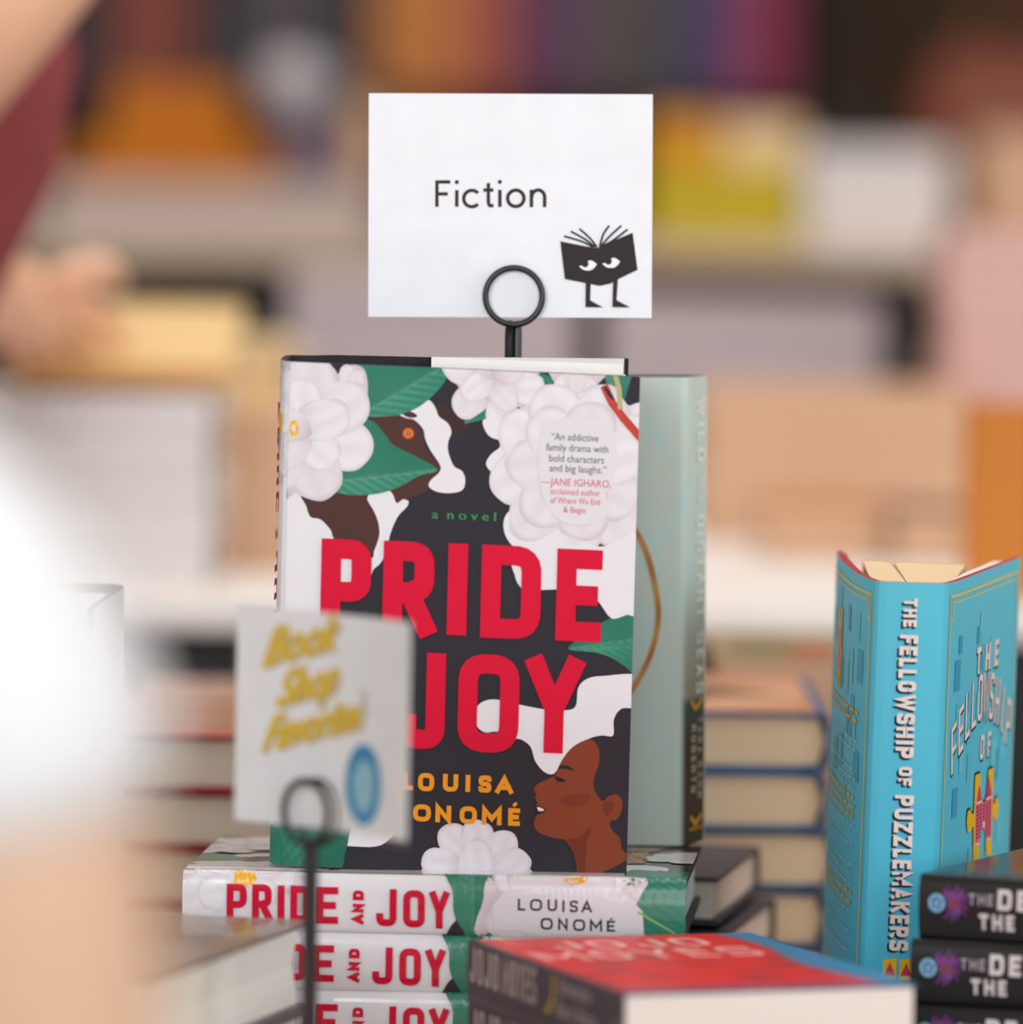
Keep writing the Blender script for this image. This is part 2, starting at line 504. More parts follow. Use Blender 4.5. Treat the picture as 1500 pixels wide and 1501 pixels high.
# ================================================================== THE STANDING NOVEL AND ITS COPIES
CW, CH = .1554, .2258
def cvt(x, y):                       # traced position -> sheet coordinates of the front cover
    dx, dy = x - 423.0, y - 530.0
    a, b, c, d = 505.0, -16.0, 22.0, 737.0
    det = a * d - b * c
    return ((dx * d - dy * b) / det * CW, (a * dy - c * dx) / det * CH)
def c2(x, y): return cvt(400 + x / 2.778, 500 + y / 2.778)
def c3(x, y): return cvt(400 + x / 2.778, 860 + y / 2.778)
def L2(*a): return [c2(a[i], a[i + 1]) for i in range(0, len(a), 2)]
def L3(*a): return [c3(a[i], a[i + 1]) for i in range(0, len(a), 2)]
INK = (47, 44, 52); WHT = (240, 239, 243); RED = (224, 0, 54); GRN = (44, 128, 104); GOLD = (246, 160, 34)
BRN = (82, 50, 47); SKIN = (140, 66, 38)
rnd = random.Random(5)

def leaf_col(p0, p1, c=GRN, lines=13, hi=(104, 186, 156)):
    (x0, y0), (x1, y1) = p0, p1
    dx, dy = x1 - x0, y1 - y0; L = math.hypot(dx, dy); ux, uy = dx / L, dy / L
    def f(x, y):
        a = ((x - x0) * ux + (y - y0) * uy) / L; b = (-(x - x0) * uy + (y - y0) * ux) / L
        side = .55 if b > 0 else .15
        st = .5 + .5 * math.sin((a * lines - abs(b) * lines * 1.3) * 2 * PI)
        k = side * (.35 + .65 * st) * (1 - .8 * abs(b) * 2.2) + .12 * math.sin(a * 5)
        col = mixc(mixc(c, (30, 92, 78), .5 * (1 - a)), hi, k)
        if abs(b) < .012: col = mixc(col, (120, 166, 130), .45)
        return col
    return f
def leaf(A, pts, p0, p1, **k):
    if getattr(A, 'flat', 0): A.layer = 6 + (A.layer == 7)
    A.poly(pts, leaf_col(p0, p1, **k), 5, .0022)
def flower(A, outline, center, petals, seed=1, base=(230, 225, 230), shade=(196, 176, 186), edge=(244, 243, 247)):
    """camellia: a base outline, then petals each with its own soft fold"""
    if hasattr(A, 'fbase'): A.layer = A.fbase
    r = random.Random(seed)
    cx, cy = center
    R = max(math.dist(center, p) for p in outline)
    def bf(x, y):
        d = math.dist((x, y), center) / R
        return mixc(base, shade, .25 + .35 * math.sin(d * 9 + math.atan2(y - cy, x - cx) * 3) ** 2 * d)
    A.poly(outline, bf, 5, .0025)
    for (ang, dist, rx, ry) in petals:
        a = math.radians(ang); px, py = cx + math.cos(a) * dist * R, cy + math.sin(a) * dist * R
        rx *= R; ry *= R
        rot = a + r.uniform(-.25, .25); pts = []
        for k in range(14):
            t = 2 * PI * k / 14; w = 1 + r.uniform(-.07, .07) + (.08 if math.cos(t) > .5 else 0)
            x, y = rx * math.cos(t) * w, ry * math.sin(t) * w
            pts.append((px + x * math.cos(rot) - y * math.sin(rot), py + x * math.sin(rot) + y * math.cos(rot)))
        tone = r.uniform(.0, .5)
        def pf(x, y, px=px, py=py, rot=rot, rx=rx, ry=ry, tone=tone):
            u = ((x - px) * math.cos(rot) + (y - py) * math.sin(rot)) / rx
            v = (-(x - px) * math.sin(rot) + (y - py) * math.cos(rot)) / ry
            d = math.hypot(u, v)
            c = mixc(edge, shade, tone * .35 + .55 * max(0, -u) ** 1.5)
            c = mixc(c, (214, 200, 208), .3 * (.5 + .5 * math.sin(v * 7 + u * 2)) * (1 - d * .5))
            if d > .92: c = mixc(c, shade, (d - .92) * 2.2)
            return c
        A.poly(pts, pf, 3, .0022)
def ring_petals(n, d, rx, ry, off=0): return [(off + 360 * i / n, d, rx, ry) for i in range(n)]

def sv_caps(A, letters, col, t, rad=.5, maxlen=None, fn=cvt, rect=None):
    """letters: (char, x0, x1, ytop, ybottom) traced boxes -> upright letters on the sheet"""
    A.layer += 1
    for ch, x0, x1, y0, y1 in letters:
        a = fn(x0, y0); b = fn(x1, y0); c = fn(x0, y1)
        wd = b[0] - a[0]; h = c[1] - a[1]
        tr = glyph(ch, a[0], 0, wd, h, t, rad)
        A.tris([tuple((p[0], a[1] + h - p[1]) for p in q) for q in tr], col, maxlen, rect, True)
def sv_text(A, txt, cx, yb, size, col, width=None, align='c', shear=0, bold=0, rot=0, rect=None, maxlen=None, mirror=1):
    """small print in the built-in font, baseline yb (v grows downward)"""
    tr, wd = font_tris(txt, shear)
    kx = size if width is None else width / wd
    x0 = cx - wd * kx / 2 if align == 'c' else cx
    def put(p, dx=0):
        x, y = p[0] * kx + x0 + dx, -p[1] * size
        if rot:
            c, s = math.cos(rot), math.sin(rot); x -= cx; x, y = cx + x * c - y * s, x * s + y * c
        return (x, yb + y)
    for dx in ([0, bold, -bold] if bold else [0]):
        A.tris([tuple(put(p, dx) for p in t) for t in tr], col, maxlen, rect, True)

def novel_front():
    A = Art((0.0, 0, CW, CH), .05)
    A.layer = 1
    # white camouflage shapes
    A.layer = 1
    A.poly(L2(40, 560, 360, 615, 430, 600, 470, 612, 490, 655, 515, 640, 538, 648, 530, 672, 495, 710, 465, 780, 450, 850, 425, 900, 400, 922, 380, 960, 330, 1000, 262, 1040, 250, 1085)
           + L3(262, 180, 300, 300, 250, 430, 210, 560, 280, 680, 420, 760, 500, 860, 515, 960, 470, 1020, 410, 1055, 290, 1053, 100, 1040, 30, 900, 30, 300), WHT, 4)
    A.poly(L2(118, 600, 365, 600, 372, 640, 400, 690, 418, 740, 420, 790, 400, 850, 388, 880, 300, 880, 238, 800, 225, 765, 185, 722, 145, 712, 128, 670), BRN, 4)
    A.poly(L2(390, 300, 500, 292, 560, 320, 596, 370, 606, 430, 640, 475, 668, 518, 640, 570, 600, 612, 540, 635, 515, 640, 492, 652, 470, 612, 420, 560, 400, 440), BRN, 4)
    A.poly(L2(640, 255, 690, 262, 728, 290, 770, 330, 775, 350, 745, 372, 715, 372, 690, 340, 655, 300), (66, 42, 40), 4)
    A.poly(L2(498, 290, 560, 268, 600, 238, 628, 244, 648, 275, 660, 305, 695, 332, 710, 368, 697, 408, 698, 450, 720, 505, 752, 525, 766, 560, 756, 600, 715, 614, 655, 610, 620, 588, 628, 562, 662, 530, 664, 500, 625, 440, 605, 395, 596, 355, 560, 318, 525, 310), WHT, 4)
    A.poly(L2(512, 290, 545, 284, 572, 300, 560, 310, 530, 306), BRN, 3)
    for r, c in ((24, (206, 96, 30)), (17, (244, 140, 52)), (9, (60, 34, 28)), (3.5, (245, 225, 210))):
        A.poly([c2(537 + r * math.cos(t * .5), 373 + r * .95 * math.sin(t * .5)) for t in range(12)], c, 2)
    A.poly(L2(838, 318, 900, 308, 960, 300, 1060, 230, 1180, 240, 1150, 560, 1010, 552, 960, 555, 900, 545, 862, 520, 850, 490, 872, 455, 903, 430, 902, 402, 868, 388, 845, 360), WHT, 4)
    A.poly(L2(990, 670, 940, 690, 920, 735, 930, 790, 965, 835, 1010, 850, 1055, 880, 1120, 860, 1160, 760, 1080, 680), WHT, 4)
    A.poly(L2(962, 870, 966, 945, 985, 990, 1020, 1008, 1140, 1005, 1230, 1010, 1280, 1030, 1312, 1065, 1358, 1124, 1420, 1108, 1500, 1095, 1500, 770, 1330, 830, 1140, 830), WHT, 3)
    A.poly(L3(810, 500, 835, 465, 890, 453, 990, 475, 1100, 495, 1185, 496, 1216, 475, 1224, 405, 1262, 368, 1330, 357, 1470, 358, 1470, 478, 1400, 490, 1368, 535, 1366, 600, 1320, 600, 1270, 612, 1205, 645, 1160, 700, 1130, 755, 1090, 750, 1052, 705, 1032, 645, 990, 615, 950, 615, 900, 585, 850, 588, 815, 560), WHT, 4)
    # leaves
    A.flat = 1; A.layer = 6
    leaf(A, L2(332, 300, 358, 240, 372, 180, 340, 100, 380, 70, 705, 90, 690, 150, 650, 205, 595, 255, 540, 285, 470, 303), c2(340, 300), c2(700, 90), lines=9)
    leaf(A, L2(270, 330, 330, 300, 400, 328, 445, 380, 480, 422, 560, 462, 655, 520, 580, 545, 500, 590, 410, 618, 300, 622, 210, 602, 142, 576, 190, 540), c2(150, 578), c2(655, 520), lines=11)
    leaf(A, L2(300, 300, 380, 320, 440, 380, 455, 470, 380, 520, 290, 520, 250, 440), c2(330, 300), c2(400, 525), lines=7, c=(34, 108, 88))
    leaf(A, L3(1185, 248, 1225, 205, 1290, 160, 1355, 122, 1475, 90, 1475, 365, 1420, 325, 1360, 285, 1290, 262), c3(1185, 248), c3(1480, 200), lines=8)
    leaf(A, L2(762, 332, 785, 285, 820, 245, 900, 262, 990, 288, 900, 306, 830, 318), c2(762, 330), c2(985, 285))
    leaf(A, L2(1020, 165, 1075, 130, 1180, 200, 1290, 255, 1230, 290, 1150, 280, 1085, 235), c2(1020, 165), c2(1285, 258))
    leaf(A, L2(1325, 100, 1430, 100, 1418, 190, 1385, 275, 1345, 215), c2(1380, 100), c2(1388, 270), hi=(150, 205, 178))
    leaf(A, L2(1055, 885, 1070, 830, 1100, 785, 1200, 790, 1345, 842, 1220, 842, 1130, 858), c2(1055, 885), c2(1345, 842), c=(24, 100, 80))
    leaf(A, L2(1380, 655, 1430, 640, 1480, 600, 1480, 800, 1440, 760, 1405, 705), c2(1385, 655), c2(1480, 760), c=(28, 104, 84))
    leaf(A, L3(15, 900, 310, 900, 300, 1010, 285, 1080, 245, 1160, 15, 1160), c3(120, 900), c3(130, 1180), c=(36, 112, 92), lines=5)
    # flowers
    A.fbase = 8
    flower(A, L2(30, 90, 90, 88, 140, 112, 185, 125, 240, 162, 272, 215, 282, 285, 320, 315, 338, 380, 320, 460, 265, 520, 195, 550, 155, 585, 100, 600, 60, 628, 20, 630), c2(110, 350),
           ring_petals(7, .56, .42, .36, 20) + ring_petals(5, .3, .36, .28, 50) + [(200, .15, .3, .2)], 3)
    A.layer = 22
    for k in range(9):
        a = k * .7; A.layer = 22; A.poly([c2(78 + 14 * math.cos(a) + 7 * math.cos(t), 352 + 26 * math.sin(a) + 9 * math.sin(t)) for t in range(6)], (250, 176 + (k % 3) * 14, 40), 2)
    flower(A, L2(238, 165, 275, 112, 320, 95, 360, 115, 374, 175, 368, 235, 335, 283, 295, 285, 262, 230), c2(310, 190), [(250, .35, .6, .4), (300, .3, .5, .36), (90, .4, .4, .26)], 5)
    leaf(A, L2(258, 210, 285, 215, 305, 262, 322, 300, 290, 290), c2(262, 210), c2(320, 300), hi=(190, 215, 190))
    flower(A, L2(700, 90, 720, 150, 745, 195, 800, 232, 850, 240, 895, 268, 925, 284, 942, 262, 985, 268, 1030, 290, 1062, 275, 1045, 235, 1022, 200, 1030, 160, 1065, 125, 1050, 80), c2(880, 150),
           ring_petals(6, .6, .36, .3, 15) + ring_petals(4, .32, .34, .24, 60), 7)
    flower(A, L2(1105, 90, 1125, 170, 1160, 210, 1215, 240, 1262, 215, 1300, 170, 1345, 120, 1330, 80), c2(1215, 130), [(60, .5, .45, .36), (130, .5, .45, .36), (95, .2, .4, .3)], 9)
    leaf(A, L2(1185, 150, 1230, 150, 1250, 190, 1235, 225, 1205, 200), c2(1190, 150), c2(1238, 220), hi=(200, 215, 180))
    flower(A, L2(1290, 262, 1345, 245, 1430, 262, 1485, 310, 1485, 420, 1440, 400, 1380, 330, 1310, 300), c2(1400, 320), [(200, .4, .5, .3), (330, .5, .45, .3)], 15)
    flower(A, L2(1130, 280, 1180, 262, 1240, 285, 1292, 268, 1360, 290, 1430, 320, 1480, 350, 1485, 560, 1450, 608, 1392, 650, 1385, 700, 1420, 735, 1440, 785, 1400, 835, 1330, 800, 1262, 828, 1220, 790, 1120, 770, 1050, 722, 1000, 672, 965, 605, 975, 572, 1012, 540, 965, 470, 972, 400, 1030, 340), c2(1215, 520),
           ring_petals(9, .62, .36, .3, 10) + ring_petals(7, .4, .36, .3, 30), 11)
    def pale(x, y): return (234, 232, 236)
    A.layer = 26; A.poly(L2(1090, 330, 1240, 310, 1350, 350, 1375, 450, 1360, 560, 1330, 620, 1345, 690, 1290, 735, 1180, 740, 1110, 690, 1075, 620, 1060, 520, 1065, 420), pale, 4, .01)
    flower(A, L3(585, 1170, 610, 1125, 645, 1085, 690, 1052, 735, 1038, 762, 1018, 792, 1020, 802, 1038, 855, 1052, 900, 1082, 950, 1095, 1000, 1106, 1028, 1140, 1042, 1200, 800, 1225, 585, 1205), c3(810, 1180),
           [(240, .6, .4, .3), (275, .55, .45, .3), (310, .6, .4, .3), (200, .6, .35, .28), (340, .6, .4, .28), (270, .25, .4, .3)], 13, base=(222, 220, 226))
    # stems
    A.flat = 0; A.layer = 27
    def line(pts, t, c): A.tris(ribbon(pts, t), c)
    line(L2(1322, 180, 1355, 250, 1400, 310, 1478, 400), .0036, (201, 70, 58))
    line(L2(1355, 100, 1382, 190, 1388, 275), .0022, (190, 186, 140))
    A.poly(L2(1318, 180, 1340, 195, 1365, 240, 1342, 225), INK, 2)
    # head in profile
    A.layer = 8
    A.poly(L3(1270, 614, 1298, 635, 1310, 665, 1308, 720, 1288, 780, 1292, 825, 1318, 862, 1330, 868, 1345, 850, 1378, 841, 1402, 862, 1404, 900, 1384, 942, 1356, 950, 1362, 985, 1395, 1020, 1402, 1062, 1420, 1112, 1240, 1192, 1222, 1140, 1205, 1075, 1178, 1030, 1120, 1018, 1072, 1000, 1050, 975, 1050, 945, 1060, 925, 1062, 905, 1056, 890, 1062, 875, 1050, 855, 1058, 845, 1048, 822, 1062, 798, 1118, 772, 1138, 755, 1150, 705, 1180, 660, 1225, 628), SKIN, 3)
    A.poly(L3(1178, 1030, 1230, 1015, 1280, 975, 1262, 1040, 1258, 1110, 1248, 1190, 1222, 1140, 1205, 1075), (118, 52, 32), 3)
    A.poly(L3(1165, 850, 1240, 838, 1275, 850, 1250, 885, 1190, 892, 1160, 875), (126, 56, 33), 4)
    A.poly(L3(1322, 885, 1345, 868, 1372, 872, 1366, 905, 1340, 930), (122, 54, 32), 4)
    A.poly(L3(1140, 738, 1150, 726, 1172, 722, 1195, 730, 1208, 745, 1180, 738, 1158, 736), (42, 30, 32), 3)
    A.poly(L3(1130, 768, 1150, 772, 1176, 784, 1160, 790, 1140, 786), (40, 28, 30), 3)
    A.poly(L3(1054, 888, 1075, 893, 1098, 905, 1080, 918, 1060, 922), (60, 24, 22), 2)
    A.poly(L3(1060, 893, 1076, 897, 1090, 906, 1068, 910), (240, 238, 238), 2)
    # words
    A.layer = 28
    sv_caps(A, [(c, 400 + a / 2.778, 400 + b / 2.778, 500 + t / 2.778, 860 + u / 2.778) for c, a, b, t, u in
                (('P', 190, 392, 797, 175), ('R', 440, 652, 806, 188), ('I', 700, 778, 816, 190), ('D', 835, 1076, 822, 200), ('E', 1138, 1322, 838, 212))], RED, .0088, .5)
    sv_caps(A, [(c, 400 + a / 2.778, 400 + b / 2.778, 860 + t / 2.778, 860 + u / 2.778) for c, a, b, t, u in
                (('J', 500, 692, 256, 650), ('O', 744, 990, 264, 664), ('Y', 1018, 1246, 274, 668))], RED, .0086, .5)
    sv_caps(A, [(c, 400 + a / 2.778, 400 + b / 2.778, 860 + t / 2.778, 860 + u / 2.778) for c, a, b, t, u in
                (('L', 520, 560, 750, 822), ('O', 580, 645, 752, 826), ('U', 680, 742, 756, 828), ('I', 770, 792, 760, 830), ('S', 824, 876, 762, 832), ('A', 892, 964, 766, 836),
                 ('O', 560, 632, 880, 950), ('N', 650, 714, 884, 954), ('O', 748, 818, 888, 960), ('M', 838, 918, 892, 964), ('É', 944, 992, 896, 968))], GOLD, .0021, .5)
    x, y = c2(760, 722); sv_text(A, 'a  n o v e l', x, y, .0058, (62, 142, 96), .0285, bold=.0002)
    g = (92, 86, 94)
    for (t, cx, yb, wd, c, s) in (('\u201cAn addictive', 1205, 402, 190, g, .0046), ('family drama with', 1215, 446, 250, g, .0046), ('bold characters', 1212, 490, 222, g, .0046), ('and big laughs.\u201d', 1218, 530, 230, g, .0046),
                                  ('\u2014JANE IGHARO,', 1212, 586, 280, (226, 96, 120), .0046), ('acclaimed author', 1208, 622, 200, (226, 96, 120), .0040), ('of Where We End', 1208, 658, 200, (226, 96, 120), .0040), ('& Begin', 1205, 694, 90, (226, 96, 120), .0040)):
        x, y = c2(cx, yb); sv_text(A, t, x, y, s, c, wd / 2.778 * CW / 505.5)
    return A

SPL = .034                            # length of the bent spine on the sheet
def sp(x, y): return (-(y - 1283) / 3300.0 , (x - 268) / 747.0 * CH)
def novel_spine(flip=1):
    """spine art; sheet coordinates here are (v along the spine, depth below the front hinge) turned by the mapper"""
    A = Art((-SPL * 1.05, 0, .0002, CH), .002); A.layer = 1
    def R(*a): return [sp(a[i], a[i + 1]) for i in range(0, len(a), 2)]
    leaf(A, R(268, 1270, 300, 1275, 420, 1280, 470, 1284, 470, 1270), sp(268, 1270), sp(470, 1280))
    flower(A, R(262, 1290, 300, 1283, 360, 1286, 420, 1288, 450, 1300, 448, 1350, 400, 1385, 320, 1390, 262, 1380), sp(350, 1330), ring_petals(7, .5, .4, .3, 10) + ring_petals(4, .25, .3, .24), 21)
    for x_, y_, r_ in ((350, 1303, 6), (360, 1300, 6), (370, 1304, 6), (348, 1312, 5), (358, 1310, 7), (369, 1312, 6), (360, 1318, 5), (374, 1308, 4)): A.layer = 14; A.poly([sp(x_ + r_ * math.cos(q), y_ + r_ * math.sin(q)) for q in range(6)], (250, 168 + r_ * 3, 40), 2, .003)
    leaf(A, R(655, 1276, 740, 1276, 745, 1300, 735, 1340, 735, 1395, 700, 1395, 682, 1376, 672, 1350, 670, 1320, 660, 1300), sp(700, 1270), sp(700, 1400), hi=(86, 170, 142))
    A.poly(R(640, 1400, 660, 1385, 676, 1362, 690, 1400), INK, 2)
    A.poly(R(715, 1310, 722, 1290, 740, 1276, 1030, 1276, 1030, 1400, 720, 1400), leaf_col(sp(715, 1330), sp(1015, 1330), hi=(90, 176, 148)), 0, .003)
    flower(A, R(716, 1330, 722, 1300, 750, 1286, 800, 1276, 870, 1276, 930, 1286, 958, 1300, 950, 1318, 940, 1345, 942, 1400, 720, 1400), sp(830, 1320),
           [(0, .4, .4, .3), (60, .4, .4, .3), (120, .4, .4, .3), (180, .45, .4, .3), (240, .45, .4, .3), (300, .4, .4, .3)] + ring_petals(5, .2, .36, .28), 25, shade=(216, 190, 196))
    A.poly(R(832, 1296, 850, 1292, 868, 1297, 866, 1304, 848, 1308, 834, 1304), (250, 172, 40), 3, .003)
    A.poly(R(748, 1318, 930, 1322, 935, 1395, 752, 1395), (236, 230, 234), 3, .004)
    A.tris(ribbon(R(945, 1345, 1000, 1375), .001), (150, 190, 120))
    def word(ls, c, t, rad=.5):
        for ch, x0, x1, y0, y1 in ls:
            h = (y1 - y0) / 3300.0; wd = (x1 - x0) / 747.0 * CH; v0 = (x0 - 268) / 747.0 * CH; s0 = -(y1 - 1283) / 3300.0
            A.tris([tuple((s0 + p[1], v0 + p[0]) for p in q) for q in glyph(ch, 0, 0, wd, h, t, rad)], c, same=True)
    word([('P', 334, 364, 1316, 1369), ('R', 372, 402, 1316, 1369), ('I', 410, 420, 1317, 1370), ('D', 429, 458, 1317, 1370), ('E', 468, 500, 1318, 1371),
          ('J', 557, 587, 1319, 1373), ('O', 597, 629, 1320, 1374), ('Y', 636, 665, 1321, 1375)], (212, 0, 52), .0031)
    k = .0016
    for ch, x0, x1, y0, y1 in (('A', 522, 538, 1356, 1371), ('N', 522, 538, 1341, 1354), ('D', 522, 538, 1322, 1336)):
        h = (x1 - x0) / 747.0 * CH; wd = (y1 - y0) / 3300.0; v1 = (x1 - 268) / 747.0 * CH; s0 = -(y1 - 1283) / 3300.0
        A.tris([tuple((s0 + p[0], v1 - p[1]) for p in q) for q in glyph(ch, 0, 0, wd, h, k)], (212, 0, 52))
    K = (44, 38, 44)
    word([('L', 767, 778, 1329, 1346), ('O', 785, 803, 1329, 1346), ('U', 811, 825, 1329, 1346), ('I', 833, 836, 1330, 1347), ('S', 844, 856, 1330, 1347), ('A', 861, 877, 1330, 1347),
          ('O', 801, 819, 1356, 1373), ('N', 827, 841, 1356, 1373), ('O', 849, 867, 1357, 1374), ('M', 874, 892, 1357, 1374), ('É', 899, 911, 1358, 1374)], K, .00095)
    return A

M_ink = print_mat('jacket_print', .42, .0, .22); M_ink2 = print_mat('glossy_jacket_print', .16, .35, .4)
M_case = mat('black_case_cloth', (40, 36, 42), .7, .3, .1, 200)
M_page = pages_mat((236, 226, 212), 'cream')
M_pagew = pages_mat((236, 230, 224), 'white')
M_jack = mat('jacket_paper', (236, 234, 238), .3, .5, .02, 40, coat=.3)

front_art = novel_front(); spine_art = novel_spine()
# standing copy: front cover towards the camera, back board swung open behind
O = P(407, 1267, 3.062); BR = P(915, 1289, 3.062); TL = P(423, 530, 3.048)
MM = pose(O, TL - O, BR - O)
Ri = MM.to_3x3().inverted()
hx = Ri @ ((TL - O) / CH); ax = Ri @ ((BR - O) / CW)
XF = Matrix((ax, Vector((0, 1, 0)), hx)).transposed()
root = empty('hardcover_novel', M=MM, label='standing hardcover with red PRIDE & JOY title, cow, flowers and profile face', cat='book', group='copies of the flowered hardcover novel')
DS = .088
plan = Plan([(CW - .004, DS), (CW * .5, DS * .62), (.02, .042), (.008, .034)], [(0, .032), (-.0022, .028), (-.0034, .016), (-.0028, .006), (-.001, .0012)], [(.001, 0), (.02, 0), (CW * .5, 0), (CW, 0)])
plan.hf = plan.l[len(plan.p) - 4]
plan.shell(.0026, 0, CH, XF).build('cover', M_case, root)
pg = MB(); z0, z1 = .003, CH - .0035
pg.prism([(.002, .004), (CW - .004, .003), (CW - .005, .046), (.02, .031), (.003, .028)], z0, z1)
pg.v = [XF @ v for v in pg.v]; pg.build('page_block', M_page, root)
fl = MB(); d = Vector((CW - .012, DS - .036, 0)).normalized(); nn = Vector((d.y, -d.x, 0))
q0 = Vector((CW * .405, DS * .50, 0)); q1 = Vector((CW - .005, DS - .004, 0))
fl.prism([(q0.x, q0.y), (q1.x - .001, q1.y - .032), (q1.x, q1.y - .002), (q0.x, q0.y + .004)], z0, CH + .0004)
fl.v = [XF @ v for v in fl.v]; fl.build('jacket_flap', mat('flap_paper', (244, 242, 240), .5), root, label='white folded flap of the jacket')
front_art.sheets = [(plan, 0, CW, 0, CH, INK, .1, .3)]
front_art.build('front_print', plan.mapper(CH, XF), M_ink, root)
mp0 = plan.mapper(CH, XF)
SHT = (238, 236, 240)
spine_art.sheets = [(plan, -SPL * 1.05, .0001, 0, CH, SHT, .01, .3)]
spine_art.build('spine_print', mp0, M_ink, root)

# lying copies, spine to the camera
Z_ST = TZ
T1 = .0262
def novel_lying(i, M, label):
    global NOV
    if i == 0:
        pl = closed_plan(CW, T1, .0042, True)
        r = empty('hardcover_novel', M=M, label=label, cat='book', group='copies of the flowered hardcover novel')
        pl.shell(.0024, 0, CH).build('cover', M_case, r, True)
        b = MB(); b.prism([(.001, T1 - .0026), (-.001, T1 * .5), (.001, .0026), (CW - .0035, .0026), (CW - .006, T1 * .5), (CW - .0035, T1 - .0026)], .003, CH - .003)
        b.build('page_block', M_pagew, r)
        pl.hf = pl.l[len(pl.p) - 5]
        mp = pl.mapper(CH)
        front_art.sheets = [(pl, 0, CW - .003, 0, CH, INK, .1, .3)]; spine_art.sheets = [(pl, -SPL * 1.05, .0001, 0, CH, SHT, .01, .3)]
        front_art.build('front_print', mp, M_ink2, r, d0=.0002, dl=.00002)
        spine_art.build('spine_print', mp, M_ink2, r, d0=.00022)
        NOV = r; return r
    r = copy_tree(NOV); r.matrix_world = M; r['label'] = label
    return r
for i in range(5):
    k = 4 - i                                    # k = level counted from the table
    jx = [0, -.0016, .0006, .002, -.002][i]
    M = lying(86 + [0, .5, -.7, .4, 0][i], 0, 0, TZ + k * T1 + .0002 * k, T1, roll=0)
    # head-end corner of the spine sits at the traced corner; origin is the tail-end corner
    hd = M.to_3x3() @ Vector((0, 0, CH))
    corner = P(270, 1290, 3.052)
    M.translation = Vector((corner.x - hd.x + jx, corner.y - hd.y + [0, .001, .002, 0, .001][i], TZ + k * (T1 + .0002) + T1 + .0003))
    novel_lying(i, M, ['flowered hardcover lying on top of its stack, right under the standing copy', 'flowered hardcover lying second from the top of its stack, AND JOY on white spine',
                       'flowered hardcover lying third from the top, spine cut by the lower edge', 'flowered hardcover lying fourth from the top of its stack, below the frame',
                       'flowered hardcover lying at the bottom of its stack on the table'][i])

# ================================================================== FICTION SIGN
DC = 3.150
def panel_frame(TLp, TRp, BLp, D, yaw=0):
    a, b, c = P(*TLp, D), P(*TRp, D), P(*BLp, D)
    return a, b, c
a, b, c = P(541, 137, DC), P(957, 141, DC), P(540, 464.5, DC)
M = pose(c, a - c, b - c); W_ = (b - a).length; H_ = (a - c).length
sgn = empty('fiction_sign', M=M, label='white card reading Fiction with black open-book emblem, above the books', cat='sign')
m = MB(); m.box(0, 0, 0, W_, .00045, H_); m.build('card', mat('white_card', (246, 247, 252), .6, .3, .01), sgn)
def cs(x, y): return ((x - 541 + (y - 137) * .003) / 416.0 * W_, (y - 137 - (x - 541) * .0096) / 327.5 * H_)
def cz(x, y): return cs(520 + x / 3.261, 120 + y / 3.261)
A = Art((0, 0, W_, H_), .05)
CK = (62, 50, 50); t = .00155
def S(pts, closed=False): A.tris(ribbon([cz(*p) for p in pts], .0016, closed), CK)
def circ(cx, cy, rx, ry, a0, a1, n=28): return [(cx + rx * math.cos(math.radians(a0 + (a1 - a0) * k / n)), cy + ry * math.sin(math.radians(a0 + (a1 - a0) * k / n))) for k in range(n + 1)]
S([(394, 600), (394, 481), (458, 481)]); S([(394, 538), (446, 538)])
S([(489, 520), (489, 600)]); S(circ(561, 561, 39, 39, -42, -318)); S([(640, 487), (640, 580), (645, 594), (665, 597)]); S([(616, 521), (664, 521)])
S([(695, 520), (695, 602)]); S(circ(771, 561, 39, 39, 0, 360)[:-1], True)
S([(846, 604), (846, 520)]); S([(846, 560)] + circ(878, 556, 31, 34, 180, 360, 14) + [(909, 604)])
for cx in (489, 695): A.poly([cz(*p) for p in circ(cx, 482, 10, 10, 0, 360, 10)[:-1]], CK)
EB = (54, 47, 47)
A.poly([cz(*p) for p in ((984, 767), (1125, 796), (1165, 800), (1195, 784), (1330, 728), (1354, 906), (1262, 950), (1222, 972), (1172, 982), (1105, 968), (1006, 948))], EB)
for pts in ([(1002, 743), (1090, 770), (1140, 796)], [(1034, 720), (1105, 760), (1150, 796)], [(1075, 708), (1125, 752), (1160, 797)], [(1218, 694), (1190, 735), (1172, 796)], [(1276, 694), (1215, 750), (1180, 792)], [(1306, 712), (1240, 762), (1190, 790)]):
    A.tris(ribbon(catmull([cz(*p) for p in pts], 5, False), .0009), EB)
for ex, ey in ((1117, 884), (1228, 872)):
    A.poly([cz(*p) for p in ((ex - 42, ey + 3), (ex - 20, ey - 2), (ex - 5, ey - 22), (ex + 18, ey - 24), (ex + 42, ey - 8), (ex + 22, ey + 18), (ex, ey + 24), (ex - 22, ey + 20))], (246, 247, 250), 3)
    A.poly([cz(*p) for p in circ(ex - 14, ey - 8, 17, 17, 0, 360, 12)[:-1]], EB)
    A.tris(ribbon(catmull([cz(*p) for p in ((ex - 44, ey - 4), (ex - 20, ey - 10), (ex, ey - 26), (ex + 20, ey - 28), (ex + 46, ey - 10))], 4, False), .0009), EB)
A.poly([cz(*p) for p in ((1106, 960), (1130, 965), (1127, 1050), (1190, 1085), (1105, 1083))], EB)
A.poly([cz(*p) for p in ((1237, 955), (1260, 948), (1253, 1050), (1320, 1086), (1234, 1083))], EB)
A.build('card_print', lambda s, v, off: Vector((s, -off * .6, H_ - v)), print_mat('card_ink', .7, 0, .2), sgn)

